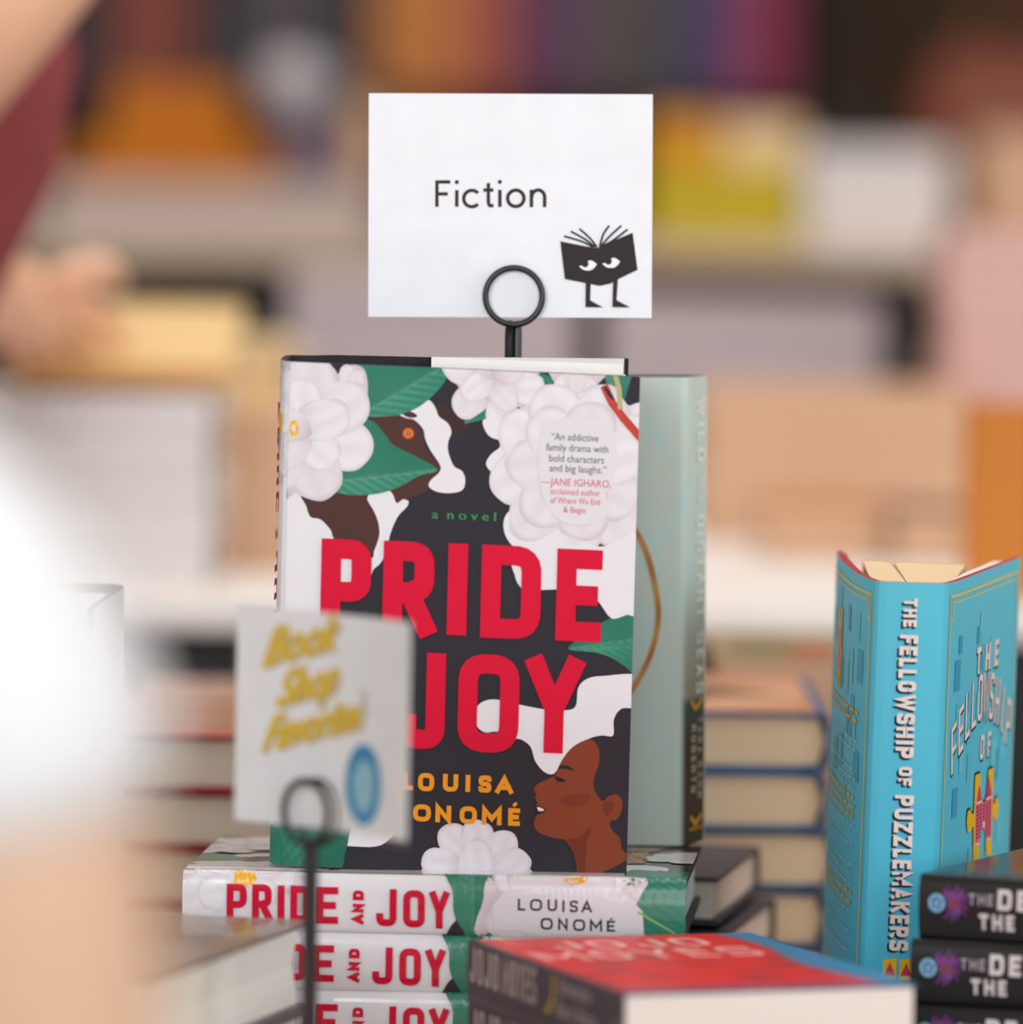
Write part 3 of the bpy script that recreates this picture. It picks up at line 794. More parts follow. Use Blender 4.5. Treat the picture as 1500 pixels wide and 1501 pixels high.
M_wire = mat('black_wire', (24, 23, 25), .38, .5, .1, 60, coat=.2)
cc = P(753.5, 434.5, DC - .0025); rr = .0131
st = empty('sign_holder', (cc.x, cc.y + .0025, TZ + 5 * (T1 + .0002) + .001), 'black wire ring clip on double rod holding the Fiction card', 'sign holder')
b = MB(); loc = st.location
ring = [Vector((cc.x + rr * math.cos(2 * PI * k / 48), cc.y, cc.z + rr * math.sin(2 * PI * k / 48))) - loc for k in range(48)]
b.tube(ring, .00145, 12, True); b.build('front_ring', M_wire, st, True)
b = MB(); b.tube([p + Vector((0, .0048, 0)) for p in ring], .00145, 12, True); b.build('rear_ring', M_wire, st, True)
for sx in (-1, 1):
    b = MB(); zt = cc.z - rr - loc.z
    b.tube([Vector((sx * .0019, .001, .002)), Vector((sx * .0019, .001, zt - .006)), Vector((sx * .0019, .0006 * sx + .001, zt - .002)), Vector((sx * .0010, .0012 * sx, zt + .0015))], [.0021, .0021, .0020, .0014], 12)
    b.build('rod', M_wire, st, True)
b = MB(); b.lathe([(0, .004), (.012, .0035), (.0155, .002), (.016, 0), (0, 0)]); b.build('base', M_wire, st, True)

# ================================================================== GREY-GREEN NOVEL BEHIND
O = P(1000, 1239, 3.178); Tp = P(1004, 553, 3.178)
HW = (Tp - O).length
M = pose(O, Tp - O, (1, .012, -.012))
wr = empty('hardcover_novel', M=M, label='grey-green hardcover with gold arc and worn pale spine lettering, behind the flowered one', cat='book')
wp = Plan([(-.150, .006), (-.08, .003), (-.010, .0006)], [(-.0015, 0), (.0012, .001), (.0030, .0045), (.0062, .0130), (.0094, .0220), (.0112, .0270)], [(.0100, .0285), (-.05, .034), (-.140, .042)])
wp.shell(.0022, 0, HW).build('cover', mat('navy_case', (42, 38, 58), .6), wr, True)
m = MB(); m.prism([(-.004, .004), (.002, .006), (.0075, .024), (-.136, .036), (-.142, .010)], .003, HW - .003); m.build('page_block', M_page, wr)
wp.hb = wp.l[3]
# sheet: s = 0 at the front hinge; the spine runs from -SW to 0
SW = wp.l[8] - wp.l[3]; wp.hf = wp.l[8]
A = Art((-SW - .150, 0, .0, HW), .004)
def wcol(x, y):
    f = y / HW
    n = .5 + .25 * math.sin(x * 310 + 3 * math.sin(y * 90)) + .25 * math.sin(y * 140 + x * 200 + 1.3 * math.sin(x * 500))
    c = mixc((204, 218, 208), (184, 196, 184), f)
    c = mixc(c, (176, 214, 216), .5 * max(0, n - .45) * (1.6 if f < .6 else .5))
    c = mixc(c, (206, 202, 188), .35 * max(0, .5 - n))
    if x > -SW * .98 and x < 0:
        if f > .44: c = mixc(c, (150, 140, 122), (f - .44) / .24)
        if f > .69: c = mixc((66, 84, 78), (70, 52, 40), (f - .69) / .1)
        if f > .9: c = mixc((70, 52, 40), (52, 52, 34), (f - .9) / .08)
    return c
A.sheet(wp, -SW - .148, 0, 0, HW, wcol, .0035, .0035); A.layer = 2
def wpx(x, y): return (-SW + (x - 1002) / 3140.0, (y - 553) / 687.0 * HW)
arc = catmull([wpx(*p) for p in ((905, 730), (926, 764), (948, 800), (962, 845), (970, 900), (962, 950), (945, 990), (925, 1020), (905, 1040))], 6, False)
A.tris(ribbon(arc, .0026), lambda x, y: mixc((196, 140, 62), (168, 108, 52), .5 + .5 * math.sin(y * 300)), .002)
for yy in (905, 928, 951): A.poly([wpx(925 + a, yy + b) for a, b in ((0, 0), (4, -2), (6, 3), (2, 5))], (110, 116, 104))
def down(txt, s0, v0, v1, h, t, col, wide=1.0):
    """capitals reading down the spine: up = +s"""
    tr, wd = caps(txt, 0, 0, h, h * .8, t, h * .42)
    k = (v1 - v0) / wd
    A.tris([tuple((s0 + p[1], v0 + p[0] * k) for p in q) for q in tr], col, .003)
sv = lambda y: (y - 553) / 687.0 * HW
down('WILD', -SW * .50, sv(585), sv(678), SW * .36, .0021, (234, 238, 228))
down('AND', -SW * .46, sv(700), sv(740), SW * .20, .0013, (226, 230, 220))
down('DISTANT', -SW * .50, sv(758), sv(908), SW * .36, .0021, (234, 238, 228))
down('SEAS', -SW * .50, sv(930), sv(1020), SW * .36, .0021, (230, 230, 220))
down('TARA KARR', -SW * .40, sv(1055), sv(1175), SW * .20, .0013, (178, 168, 150))
down('ROBERTS', -SW * .72, sv(1065), sv(1165), SW * .22, .0014, (190, 180, 160))
for yy, g in ((1035, (222, 150, 40)), (1205, (222, 150, 40))):
    A.tris(ribbon([(-SW * .75, sv(yy - 6)), (-SW * .55, sv(yy + 6)), (-SW * .38, sv(yy + 2)), (-SW * .2, sv(yy - 6))], .0024), g, .003)
A.tris(ribbon([(-SW * .8, sv(1218)), (-SW * .2, sv(1218))], .0014), (200, 130, 36), .003)
A.build('jacket_print', wp.mapper(HW), print_mat('matt_print', .5, 0, .25), wr, d0=.0002)
# ================================================================== BLUE PUZZLE NOVEL, spine towards the camera
DF = 3.05; SF = FPX / DF
FH = .236
top = P(1337, 854, DF)
hv = Vector((.021, -.030, 1.0))
base = top - hv.normalized() * FH
M = pose(base, hv, (1, .01, 0))
fb = empty('hardcover_novel', M=M, label='turquoise hardcover standing half open, pale capitals running down its spine', cat='book')
back = catmull([(-.0250, .150), (-.0255, .120), (-.0245, .080), (-.0220, .040), (-.0185, .014), (-.0160, .0035)], 3, False)
spn = [(-.0145, .0012), (-.0110, .0002), (0, -.0004), (.0110, .0002), (.0145, .0012)]
front = catmull([(.0165, .0035), (.0225, .020), (.0345, .060), (.0490, .110), (.0610, .150)], 3, False)
fp = Plan(back, spn, front)
i_f = len(back) + len(spn); fp.hf = fp.l[i_f]; FS = fp.hf - fp.l[len(back) - 1]; FW = fp.l[-1] - fp.hf; BW = fp.l[len(back) - 1]
fp.shell(.0024, 0, FH).build('cover', mat('red_case', (196, 34, 52), .5, .4, .05), fb, True)
m = MB(); m.prism([(-.0135, .004), (0, .0025), (-.001, .137), (-.004, .143), (-.0135, .141), (-.0150, .08), (-.0155, .03)], .003, FH - .0032)
m.build('page_block', pages_mat((240, 212, 172), 'sand'), fb)
m = MB(); m.prism([(.0003, .0025), (.0135, .004), (.019, .03), (.0265, .08), (.0345, .139), (.0040, .143), (.001, .137)], .003, FH - .0034)
m.build('page_block', pages_mat((240, 212, 172), 'sand'), fb)
m = MB(); m.prism([(.0215, .028), (.0350, .071), (.0470, .113), (.0560, .1415), (.0480, .1415), (.0400, .113), (.0290, .074), (.0200, .034)], .003, FH - .0015)
m.build('endpaper', mat('flap_paper', (244, 242, 240), .5), fb, label='white splayed endpapers')
m = MB(); m.prism([(-.0222, .148), (-.0228, .120), (-.0216, .080), (-.0200, .050), (-.0190, .050), (-.0205, .080), (-.0215, .120), (-.0210, .148)], .003, FH - .0008)
m.build('endpaper', mat('dark_red_endpaper', (150, 34, 46), .6), fb)
A = Art((-FS - BW, 0, FW, FH), .006)
TQ = (74, 178, 204)
def tq(x, y): return mixc((96, 198, 220), (72, 184, 216), y / FH)
A.sheet(fp, -FS - BW, FW, 0, FH, tq, .01, .03); A.layer = 1
def fq(x, y):
    u = (x - 1385 + (y - 853) * .036) / 115.0
    rise = u * (41 + (y - 853) * .062)
    return (u * FW * .985 + .001, (y - 853 + rise) / 3279.0 + .0005)
rs = random.Random(8)
A.layer = 2
for k in range(46):
    u = rs.uniform(.010, FW - .02); v = rs.uniform(.008, FH - .02); a = rs.uniform(.006, .012)
    A.layer = 2 + k % 2
    A.tris(tess([(u, v), (u + a, v), (u + a, v + a * 1.3), (u, v + a * 1.3)]), rs.choice([(104, 200, 218), (86, 190, 212), (58, 160, 194)]), None, None, True)
for k in range(26):
    u = rs.uniform(-FS - BW + .01, -FS - .025); v = rs.uniform(.008, .1); a = rs.uniform(.006, .013)
    A.layer = 2 + k % 2
    A.tris(tess([(u, v), (u + a, v), (u + a, v + a * 1.3), (u, v + a * 1.3)]), rs.choice([(96, 190, 208), (70, 166, 190)]), None, None, True)
A.layer = 5
YL = (226, 200, 96)
for (a, b) in ((.004, FW - .006), (-FS - BW + .004, -FS - .004)):
    A.tris(ribbon([(a, .0065), (b, .0065), (b, FH - .007), (a, FH - .007)], .0011, True), YL, .006)
    A.tris(ribbon([(a + .003, .0095), (b - .003, .0095)], .0006), YL, .006)
    for e, s_ in ((a, 1), (b, -1)): A.tris(ribbon([(e, .017), (e + s_ * .0035, .017), (e + s_ * .0035, .0065)], .0008), YL, .006)
LT = (240, 222, 216); SH = (34, 52, 66)
def shadowed(tr, dx, dy, L1=6):
    A.layer = L1; A.tris([tuple((p[0] + dx, p[1] + dy) for p in q) for q in tr], SH, .006, None, True)
    A.layer = L1 + 1
    A.tris([tuple((p[0] + dx * .5, p[1] + dy * .5) for p in q) for q in tr], SH, .006, None, True)
    A.layer = L1 + 2; A.tris(tr, LT, .006, None, True)
def spine_word(txt, y0, y1, x0, x1, t):
    """reads downward, tops of the letters to the right"""
    s0 = (x0 - 1385) / SF; s1 = (x1 - 1385) / SF
    h = s1 - s0; tr, wd = caps(txt, 0, 0, h, h * .74, t, h * .2, .5)
    L = (y1 - y0) / SF; k = L / wd
    shadowed([tuple((s0 + p[1], (y0 - 853) / SF + p[0] * k) for p in q) for q in tr], -.0010, .0010)
spine_word('THE', 876, 918, 1316, 1336, .0015)
spine_word('FELLOWSHIP', 930, 1112, 1312, 1339, .0020)
spine_word('OF', 1125, 1153, 1318, 1338, .0015)
spine_word('PUZZLEMAKERS', 1167, 1398, 1314, 1342, .0020)
def fword(txt, u0, u1, vt, h, t):
    tr, wd = caps(txt, 0, 0, h, h * .62, t, h * .55, .5); k = (u1 - u0) / wd
    shadowed([tuple((u0 + p[0] * k, vt + h - p[1]) for p in q) for q in tr], .0010, .0012)
fword('THE', fq(1427, 932)[0], fq(1465, 932)[0], .0345, .0125, .0026)
fword('OF', fq(1434, 1077)[0], fq(1452, 1077)[0], .0765, .0115, .0024)
us = [.012 + .0136 * k for k in range(10)]
for ch, u in zip('FELLOWSHIP', us):
    uc = u + .005; v = .0475 + ((uc - .078) / .066) ** 2 * .021; sl = 2 * (uc - .078) / .066 ** 2 * .021
    cw = .0098 * {'I': .45, 'W': 1.35}.get(ch, 1); tr = glyph(ch, 0, 0, cw, .0215, .0028, .5)
    an = math.atan(sl) * .75; c_, s_ = math.cos(an), math.sin(an)
    def put(p, cw=cw, uc=uc, v=v, c_=c_, s_=s_):
        x, y = p[0] - cw / 2, .0215 - p[1]
        return (uc + x - y * s_ * .35, v + y + x * s_ * .9)
    shadowed([tuple(put(p) for p in q) for q in tr], .0009, .0012)
def Z(*a): return [fq(1370 + a[i] / 9.38, 1100 + a[i + 1] / 9.38) for i in range(0, len(a), 2)]
piece = (515, 330, 530, 310, 590, 285, 606, 300, 610, 480, 622, 600, 640, 670, 660, 690, 685, 670, 708, 600, 720, 430, 735, 235, 805, 198, 822, 220, 812, 560, 812, 660, 828, 705, 845, 680, 860, 610, 880, 600, 902, 640, 908, 740, 890, 880, 865, 925, 840, 905, 828, 880, 808, 900, 790, 1160, 795, 1400, 735, 1420, 700, 1395, 700, 1190, 690, 1090, 655, 1035, 615, 1090, 594, 1200, 588, 1500, 490, 1500, 494, 1280, 495, 1040, 475, 1030, 450, 1090, 420, 1120, 392, 1080, 385, 950, 400, 820, 435, 790, 460, 830, 478, 860, 500, 830)
A.layer = 8; A.tris(tess([(p[0] - .0008, p[1] - .0012) for p in Z(*piece)]), (30, 50, 60), .006, None, True)
A.layer = 9; A.poly(Z(*piece), (232, 184, 24), 0, .006)
PK = (218, 96, 124)
A.poly(Z(528, 700, 612, 670, 640, 690, 665, 692, 700, 650, 800, 600, 785, 1160, 712, 1190, 700, 1090, 655, 1036, 615, 1090, 590, 1240, 518, 1265), PK, 0, .006)
A.poly(Z(578, 450, 608, 490, 615, 590, 628, 660, 535, 692), (206, 60, 96), 0, .006)
A.poly(Z(732, 300, 760, 400, 796, 580, 702, 640, 716, 520), (206, 60, 96), 0, .006)
for q in ((530, 690, 628, 655, 630, 680, 530, 715), (700, 625, 800, 580, 800, 605, 700, 650), (515, 1262, 590, 1236, 590, 1258, 510, 1285), (708, 1188, 780, 1155, 780, 1180, 708, 1210)):
    A.poly(Z(*q), (240, 214, 214), 0, .006)
A.layer += 1
for cx, y0 in ((552, 745), (600, 725), (655, 710), (708, 690), (755, 660)):
    for k in range(9):
        yy = y0 + k * 52
        if cx == 655 and k > 4: continue
        A.tris(tess(Z(cx - 11, yy + 6, cx + 9, yy - 4, cx + 9, yy + 24, cx - 11, yy + 34)), (70, 40, 66), None, None, True)
A.poly(Z(640, 960, 655, 935, 672, 950, 668, 1030, 640, 1035), (240, 214, 214))
# small picture and lines of print on the back panel
def bq(x, y): return (-FS - (1274 - x) / 46.0 * BW * .93, (y - 853 + (1274 - x) * .75) / SF)
A.layer = 9
for q, c in ((((-8, -24), (-3, -24), (0, -8), (3, -24), (8, -24), (8, -4), (12, 2), (8, 8), (8, 22), (3, 22), (0, 10), (-3, 22), (-8, 22), (-8, 8), (-12, 2), (-8, -4)), (232, 184, 24)), (((-5, -12), (5, -12), (5, 12), (-5, 12)), PK)):
    A.poly([(-FS - BW * .62 + a * .0011, .040 + b * .0008) for a, b in q], c, 0, .006)
rs = random.Random(4); A.layer += 1
v = .062
while v < FH - .02:
    gold = int(v * 100) % 4 == 2; c = (206, 168, 70) if gold else (150, 196, 204)
    x = -FS - BW * .86
    while x < -FS - .022:
        L_ = rs.uniform(.006, .016)
        A.tris(ribbon([(x, v), (min(x + L_, -FS - .02), v)], .0011 if not gold else .0016), c, .006, None, True); x += L_ + .0026
    v += .0042 if rs.random() < .8 else .009
# lower spine emblem
for a in (-1, 1):
    s0 = (1328 + a * 12 - 1385) / SF; v0 = (1412 - 853) / SF
    A.layer = 9; A.poly([(s0 - .003, v0), (s0 + .003, v0 - .001), (s0 + .003, v0 + .009), (s0 - .003, v0 + .009)], (232, 184, 24)); A.poly([(s0, v0 + .001), (s0 + .0025, v0 + .007), (s0 - .0025, v0 + .007)], (206, 60, 96))
A.build('jacket_print', fp.mapper(FH), print_mat('turquoise_print', .45, .0, .18), fb, d0=.0002)
# what it stands on: a thin book lying on the table
zb = base.z - TZ - .0012
make_book('hardcover_book', 'thin grey hardcover lying under the turquoise novel', None, .105, .18, zb - .0004, lying(180, .208, 3.048, TZ, zb - .0004), mat('grey_case', (92, 96, 104), .6), M_page)

# ================================================================== helper for plain lying stacks
ORD = ['topmost', 'second from the top', 'third from the top', 'fourth from the top', 'fifth from the top', 'sixth from the top', 'seventh from the top', 'eighth from the top', 'ninth from the top', 'tenth from the top', 'eleventh from the top', 'lowest']
rng = random.Random(11)
def lying_at(phi, x, y, z, T, roll=0, cx=0, cy=0):
    return lying(phi, x, y, z, T, roll)
def stack(n, x, y, z, phi, W, H, T, cols, what, group, hard=True, jit=.003, pagec=None, name='hardcover_book', ang=1.2):
    """pile of n books; (x, y) = spine/tail corner of the pile; labels count from the top"""
    zz = z; out = []
    for k in range(n):
        i = n - 1 - k; t = T if not isinstance(T, (list, tuple)) else T[i % len(T)]
        col = cols[i % len(cols)]
        M = lying(phi + rng.uniform(-ang, ang) * (i > 0), x + rng.uniform(-jit, jit) * (i > 0), y + rng.uniform(-jit, jit) * .4 * (i > 0), zz, t)
        cm = mat('case_%d_%d_%d' % col, col, .5, .4, .08, 30)
        r, pl = make_book(name, '%s, %s' % (what, ORD[i] if n > 1 else 'lying alone'), group, W, H, t, M, cm, pagec or M_page, hard)
        out.append((r, pl, t)); zz += t + .0003
    return out[::-1], zz
def top_art(r, pl, W, H, fn, m=None, d0=.0002):
    A = Art((0, 0, W, H), .01); fn(A, W, H)
    pl.hf = pl.l[len(pl.p) - 5]
    return A.build('cover_print', pl.mapper(H), m or print_mat('satin_print', .3, .3), r, d0=d0)

# ---------------- red paperbacks in front (JOJO MOYES)
DM = 2.80
near = P(915, 1456, DM)
TM = (near.z - TZ) / 4 - .0003
MW, MH = .1297, .1960
phi = 19.5; cph, sph = math.cos(math.radians(phi)), math.sin(math.radians(phi))
M_pb = print_mat('gloss_print', .38, 0, .25)
def moyes_art(pl):
    A = Art((0, 0, MW, MH), .02)
    def bg(x, y):
        n = .5 + .5 * math.sin(x * 95 + 2.2 * math.sin(y * 60 + x * 30)) * math.cos(y * 55 + 1.7 * math.sin(x * 85))
        c = mixc((228, 30, 34), (206, 62, 60), n * .5)
        if .062 < y < .17:
            k = max(0, math.sin(x * 120 + math.sin(y * 150) * 1.6) * math.sin(y * 110 + x * 44))
            c = mixc(c, (150, 48, 58), .75 * k * min(1, (y - .062) * 40))
        if y > .165:
            k = .5 + .5 * math.sin(x * 130 + 1.5 + 2 * math.sin(y * 160)); c = mixc(c, (216, 120, 148) if k > .55 else (74, 84, 150), min(1, (y - .165) * 28) * (.35 + .6 * k))
        e = (x - MW + .020 - .004 * math.sin(y * 40)) / .006
        c = mixc(c, (62, 132, 176), max(0, min(1, e)))
        e = (y - MH + .010) / .004
        return mixc(c, (58, 84, 140), max(0, min(1, e)))
    A.poly([(0, 0), (MW, 0), (MW, MH), (0, MH)], bg, 0, .0032)
    def w(txt, u0, u1, v0, h, t):
        tr, wd = caps(txt, 0, 0, h, h * .8, t, h * .25, .5); k = (u1 - u0) / wd
        A.layer += 1; A.tris([tuple((u0 + p[0] * k, v0 + h - p[1]) for p in q) for q in tr], (246, 186, 178), None, None, True)
    w('JOJO', .025, .098, .014, .026, .0044)
    w('MOYES', .006, .107, .050, .030, .0048)
    A.tris(ribbon(catmull([(.010, .004), (.011, .016), (.013, .024), (.018, .026)], 5, False), .0035), (244, 120, 30))
    B = Art((-.03, 0, 0.0002, MH), .02)
    SPm = pl.hf - pl.l[5 - 1]
    B.sheet(pl, -.0262, 0, 0, MH, (62, 54, 62)); B.layer = 1
    def sw(txt, v0, v1, s0, s1, t, col):
        h = s1 - s0; tr, wd = caps(txt, 0, 0, h, h * .34, t, h * .1, .5); k = (v1 - v0) / wd
        B.layer += 1; B.tris([tuple((s0 + p[1], v0 + p[0] * k) for p in q) for q in tr], col, None, None, True)
    sw('JOJO', .004, .042, -.0205, -.0050, .0019, (176, 160, 156)); sw('MOYES', .047, .090, -.0205, -.0050, .0019, (176, 160, 156))
    B.tris(ribbon(catmull([(-.005, .112), (-.013, .112), (-.019, .108), (-.0215, .103)], 6, False), .0030), (176, 150, 44))
    def tx(txt, v0, wd, s0, sz):
        tr, w0 = font_tris(txt, .25); k = wd / w0
        B.layer += 1; B.tris([tuple((s0 + p[1] * sz, v0 + p[0] * k) for p in q) for q in tr], (184, 168, 166), None, None, True)
    tx('Someone', .118, .040, -.0115, .0095); tx("Else\u2019s Shoes", .115, .050, -.0215, .0095)
    B.tris(ribbon([(-.018 + .0035 * math.cos(a), .190 + .0035 * math.sin(a)) for a in [k * PI / 8 for k in range(16)]], .0012, True), (150, 140, 140))
    return A, B
zz = TZ; moy = []
for k in range(4):
    i = 3 - k; a_ = phi + [0, .4, -1.2, .8][i]
    M = lying(a_, near.x + [0, .002, -.001, .001][i], near.y + [0, .003, .002, .004][i], zz, TM)
    if i == 3 or True:
        if not moy:
            pl = closed_plan(MW, TM, .0004, False)
            r = empty('paperback_novel', M=M, label='x', cat='book', group='red topped paperbacks in the front right stack')
            pl.shell(.0006, 0, MH).build('cover', mat('pb_cover', (64, 56, 64), .4), r, True)
            b = MB(); b.prism([(.001, TM - .0008), (.001, .0008), (MW - .0004, .0008), (MW - .0004, TM - .0008)], .0003, MH - .0003)
            b.build('page_block', pages_mat((240, 232, 226), 'bright'), r)
            pl.hf = pl.l[len(pl.p) - 5]
            # the flat spine is the run of points between both hinges
            A_, B_ = moyes_art(pl)
            A_.build('front_print', pl.mapper(MH), M_pb, r, d0=.00008, dl=.00002); B_.build('spine_print', pl.mapper(MH), M_pb, r, d0=.0001, dl=.00002)
        else: r = copy_tree(moy[0]); r.matrix_world = M
        r['label'] = ['red-topped paperback with pink capitals, on top of its stack in front', 'dark-spined paperback lying second from the top of the red-topped stack',
                      'dark-spined paperback third from the top of the red-topped stack, below the frame', 'dark-spined paperback at the bottom of the red-topped stack on the table'][i]
        moy.append(r)
    zz += TM + .0003

# ---------------- black hardcovers at the lower right (THE DE... / THE ...)
DDm = 2.985
tl = P(1352, 1279, DDm)
TD = (tl.z - TZ) / 5 - .0003; DW, DH = .155, .235
def dark_arts(pl):
    A = Art((0, 0, DW, DH), .012)
    A.poly([(0, 0), (DW, 0), (DW, DH), (0, DH)], (40, 36, 42))
    A.tris(ribbon([(.026, .034), (.028, .12), (.030, .22)], .006), (96, 108, 44), .01)
    r_ = random.Random(3)
    for k in range(60):
        a = r_.uniform(0, 6.28); d = r_.uniform(.004, .022)
        A.tris(ribbon([(.075, .055), (.075 + d * math.cos(a), .055 + d * 1.3 * math.sin(a))], .0012), r_.choice([(86, 90, 128), (70, 76, 110), (96, 84, 120)]), None, None, True)
    B = Art((-.034, 0, .0002, DH), .002)
    B.sheet(pl, -.034, 0, 0, DH, (24, 21, 24)); B.layer = 1
    c0 = (-.0165, .0165)
    for k in range(90):
        a = r_.uniform(0, 6.28); d = r_.uniform(.004, .0085)
        p1 = (c0[0] + d * .45 * math.cos(a), c0[1] + d * .45 * math.sin(a)); p2 = (c0[0] + d * math.cos(a + .3), c0[1] + d * 1.05 * math.sin(a + .3))
        if abs(p2[1] - .0075) < .004: continue
        B.tris(ribbon([c0, p1, p2], .00055), r_.choice([(128, 58, 138), (106, 44, 120), (150, 76, 150), (92, 60, 130)]), None, None, True)
    B.poly([(c0[0] + .0024 * math.cos(t), c0[1] + .003 * math.sin(t)) for t in range(6)], (128, 60, 84), 2)
    B.poly([(c0[0] + .0042 * math.cos(t * .7), .0085 + .0040 * math.sin(t * .7)) for t in range(9)], (134, 184, 216), 2)
    for k in range(5): B.poly([(c0[0] + .0016 * math.cos(t * 1.5) + .002 * math.cos(k * 1.3), .0085 + .001 * math.sin(t * 1.5) + .002 * math.sin(k * 1.3)) for t in range(4)], (84, 126, 170), 2)
    def sw(txt, v0, v1, s0, s1, t, col):
        h = s1 - s0; tr, wd = caps(txt, 0, 0, h, h * .82, t, h * .3, .4); k = (v1 - v0) / wd
        B.layer += 1; B.tris([tuple((s0 + p[1], v0 + p[0] * k) for p in q) for q in tr], col, .004, None, True)
    sw('THE', .0235, .0350, -.0165, -.0115, .0011, (172, 160, 168)); sw('DE', .0370, .0515, -.0180, -.0090, .0022, (226, 216, 216))
    sw('THE', .0285, .0450, -.0270, -.0200, .0018, (222, 212, 212))
    return A, B
zz = TZ; dk = []
for k in range(5):
    i = 4 - k; a_ = 65 + [0, 1.5, -1, 0, 1][i]
    M = lying(a_, 0, 0, zz, TD); hd = M.to_3x3() @ Vector((0, 0, DH))
    M.translation = Vector((tl.x - hd.x + [0, -.0035, -.004, .001, 0][i], tl.y - hd.y + [0, -.001, 0, .002, 0][i], zz + TD))
    if not dk:
        pl = closed_plan(DW, TD, .0036, True)
        r = empty('hardcover_mystery', M=M, label='x', cat='book', group='black hardcovers in the lower right stack')
        pl.shell(.0024, 0, DH).build('cover', M_case, r, True)
        b = MB(); b.prism([(.001, TD - .0026), (-.001, TD * .5), (.001, .0026), (DW - .0035, .0026), (DW - .0055, TD * .5), (DW - .0035, TD - .0026)], .003, DH - .003); b.build('page_block', M_page, r)
        pl.hf = pl.l[len(pl.p) - 5]
        A_, B_ = dark_arts(pl)
        A_.build('front_print', pl.mapper(DH), print_mat('satin_print', .3, .3), r, d0=.0002); B_.build('spine_print', pl.mapper(DH), print_mat('satin_print', .3, .3), r, d0=.00022, dl=.00002)
    else: r = copy_tree(dk[0]); r.matrix_world = M
    r['label'] = ['black hardcover with purple thistle and green line, on top of the lower right stack', 'black hardcover with purple thistle, second from the top of the lower right stack',
                  'black hardcover with purple thistle, third from the top, cut by the lower edge', 'black hardcover fourth from the top of the lower right stack', 'black hardcover at the bottom of the lower right stack on the table'][i]
    dk.append(r); zz += TD + .0003

# ---------------- thick hardcovers at the lower left
nr = P(224, 1433, 2.77)
TG = (nr.z - TZ) / 3 - .0003
hh = .225; ph_ = math.radians(-14.5)
out, _ = stack(3, nr.x - .15 * math.cos(ph_), nr.y - .15 * math.sin(ph_), TZ, -14.5, .150, hh, TG, [(118, 108, 112), (110, 104, 112), (104, 100, 108)], 'thick grey hardcover at the lower left', 'thick hardcovers at the lower left', pagec=pages_mat((252, 249, 240), 'warm'), ang=.8)
def brown(A, W, H):
    def c(x, y):
        n = math.sin(x * 160 + 2 * math.sin(y * 70)) * math.sin(y * 120 + 1.4 * math.sin(x * 90))
        b = mixc((112, 92, 80), (146, 126, 110), .5 + .5 * n)
        return mixc(b, (186, 164, 146), .6 * max(0, math.sin(x * 320 + y * 60) * math.sin(y * 60)) if y > H * .45 else 0)
    A.poly([(0, 0), (W, 0), (W, H), (0, H)], c, 0, .005)
    A.poly([(.004, H * .80), (.030, H * .79), (.028, H * .90), (.004, H * .91)], (214, 148, 62))
    A.tris(ribbon([(W - .012, .02), (W - .012, H * .42)], .012), (150, 130, 116))
top_art(out[0][0], out[0][1], .150, hh, brown)

# ---------------- red-cased stack behind, left
MR = [(176, 16, 54), (150, 50, 56), (158, 62, 62), (160, 68, 64), (150, 60, 60), (140, 40, 50)]
xr = P(470, 1100, 3.34).x
zt = P(300, 1077, 3.34).z
out, _ = stack(6, xr, 3.34, TZ, 180, .165, .236, (zt - TZ) / 6 - .0003, MR, 'dark red hardcover in the stack at left behind', 'dark red hardcovers left of the standing novel', pagec=pages_mat((252, 242, 224), 'ivory'), jit=.001, ang=.3)
for r, pl, t in out: pass
# the head faces the camera: turn the pile so that (x, y) is its near corner
for r, pl, t in out:
    r.matrix_world = r.matrix_world @ Matrix.Translation((0, 0, -.236))
def peachtop(A, W, H):
    def c(x, y):
        a = math.sin(y * 85 + 1.0 * math.sin(x * 40)); k = .5 + .5 * a
        b = mixc((112, 66, 46), (198, 142, 104), k)
        return mixc(b, (236, 120, 40), .7 * max(0, math.sin(y * 170 + 1.2 + x * 6)) ** 3)
    A.poly([(0, 0), (W, 0), (W, H), (0, H)], c, 0, .005)
    A.poly([(.04, .010), (.075, .012), (.07, .04), (.045, .038)], (214, 92, 60), 4)
top_art(out[0][0], out[0][1], .165, .236, peachtop)

# ---------------- navy-edged stack behind, right
xb = P(1206, 1080, 3.40).x; zt = P(1150, 1043, 3.40).z
BL_ = [(40, 96, 150), (72, 104, 146), (64, 98, 136), (58, 88, 124), (54, 84, 118), (48, 78, 110)]
out, _ = stack(6, xb, 3.40, TZ, 180, .160, .236, (zt - TZ) / 6 - .0003, BL_, 'blue hardcover in the stack behind the grey-green novel', 'blue hardcovers behind the grey-green novel', pagec=pages_mat((250, 226, 190), 'tan'), jit=.0035, ang=.6)
for r, pl, t in out: r.matrix_world = r.matrix_world @ Matrix.Translation((0, 0, -.236))
def curl(A, W, H):
    A.poly([(0, 0), (W, 0), (W, H), (0, H)], lambda x, y: mixc((238, 184, 148), (226, 160, 122), .5 + .5 * math.sin(x * 60 + y * 30)), 0, .01)
    A.poly([(.014, .105), (.028, .125), (.042, .150), (.060, .165), (.085, .160), (.085, .060), (.064, .050), (.056, .062), (.052, .085), (.036, .096)], (78, 66, 56), 4, .01)
    A.poly([(.075, .13), (.105, .125), (.125, .16), (.095, .19), (.07, .17)], (96, 78, 60), 4)
top_art(out[0][0], out[0][1], .160, .236, curl)

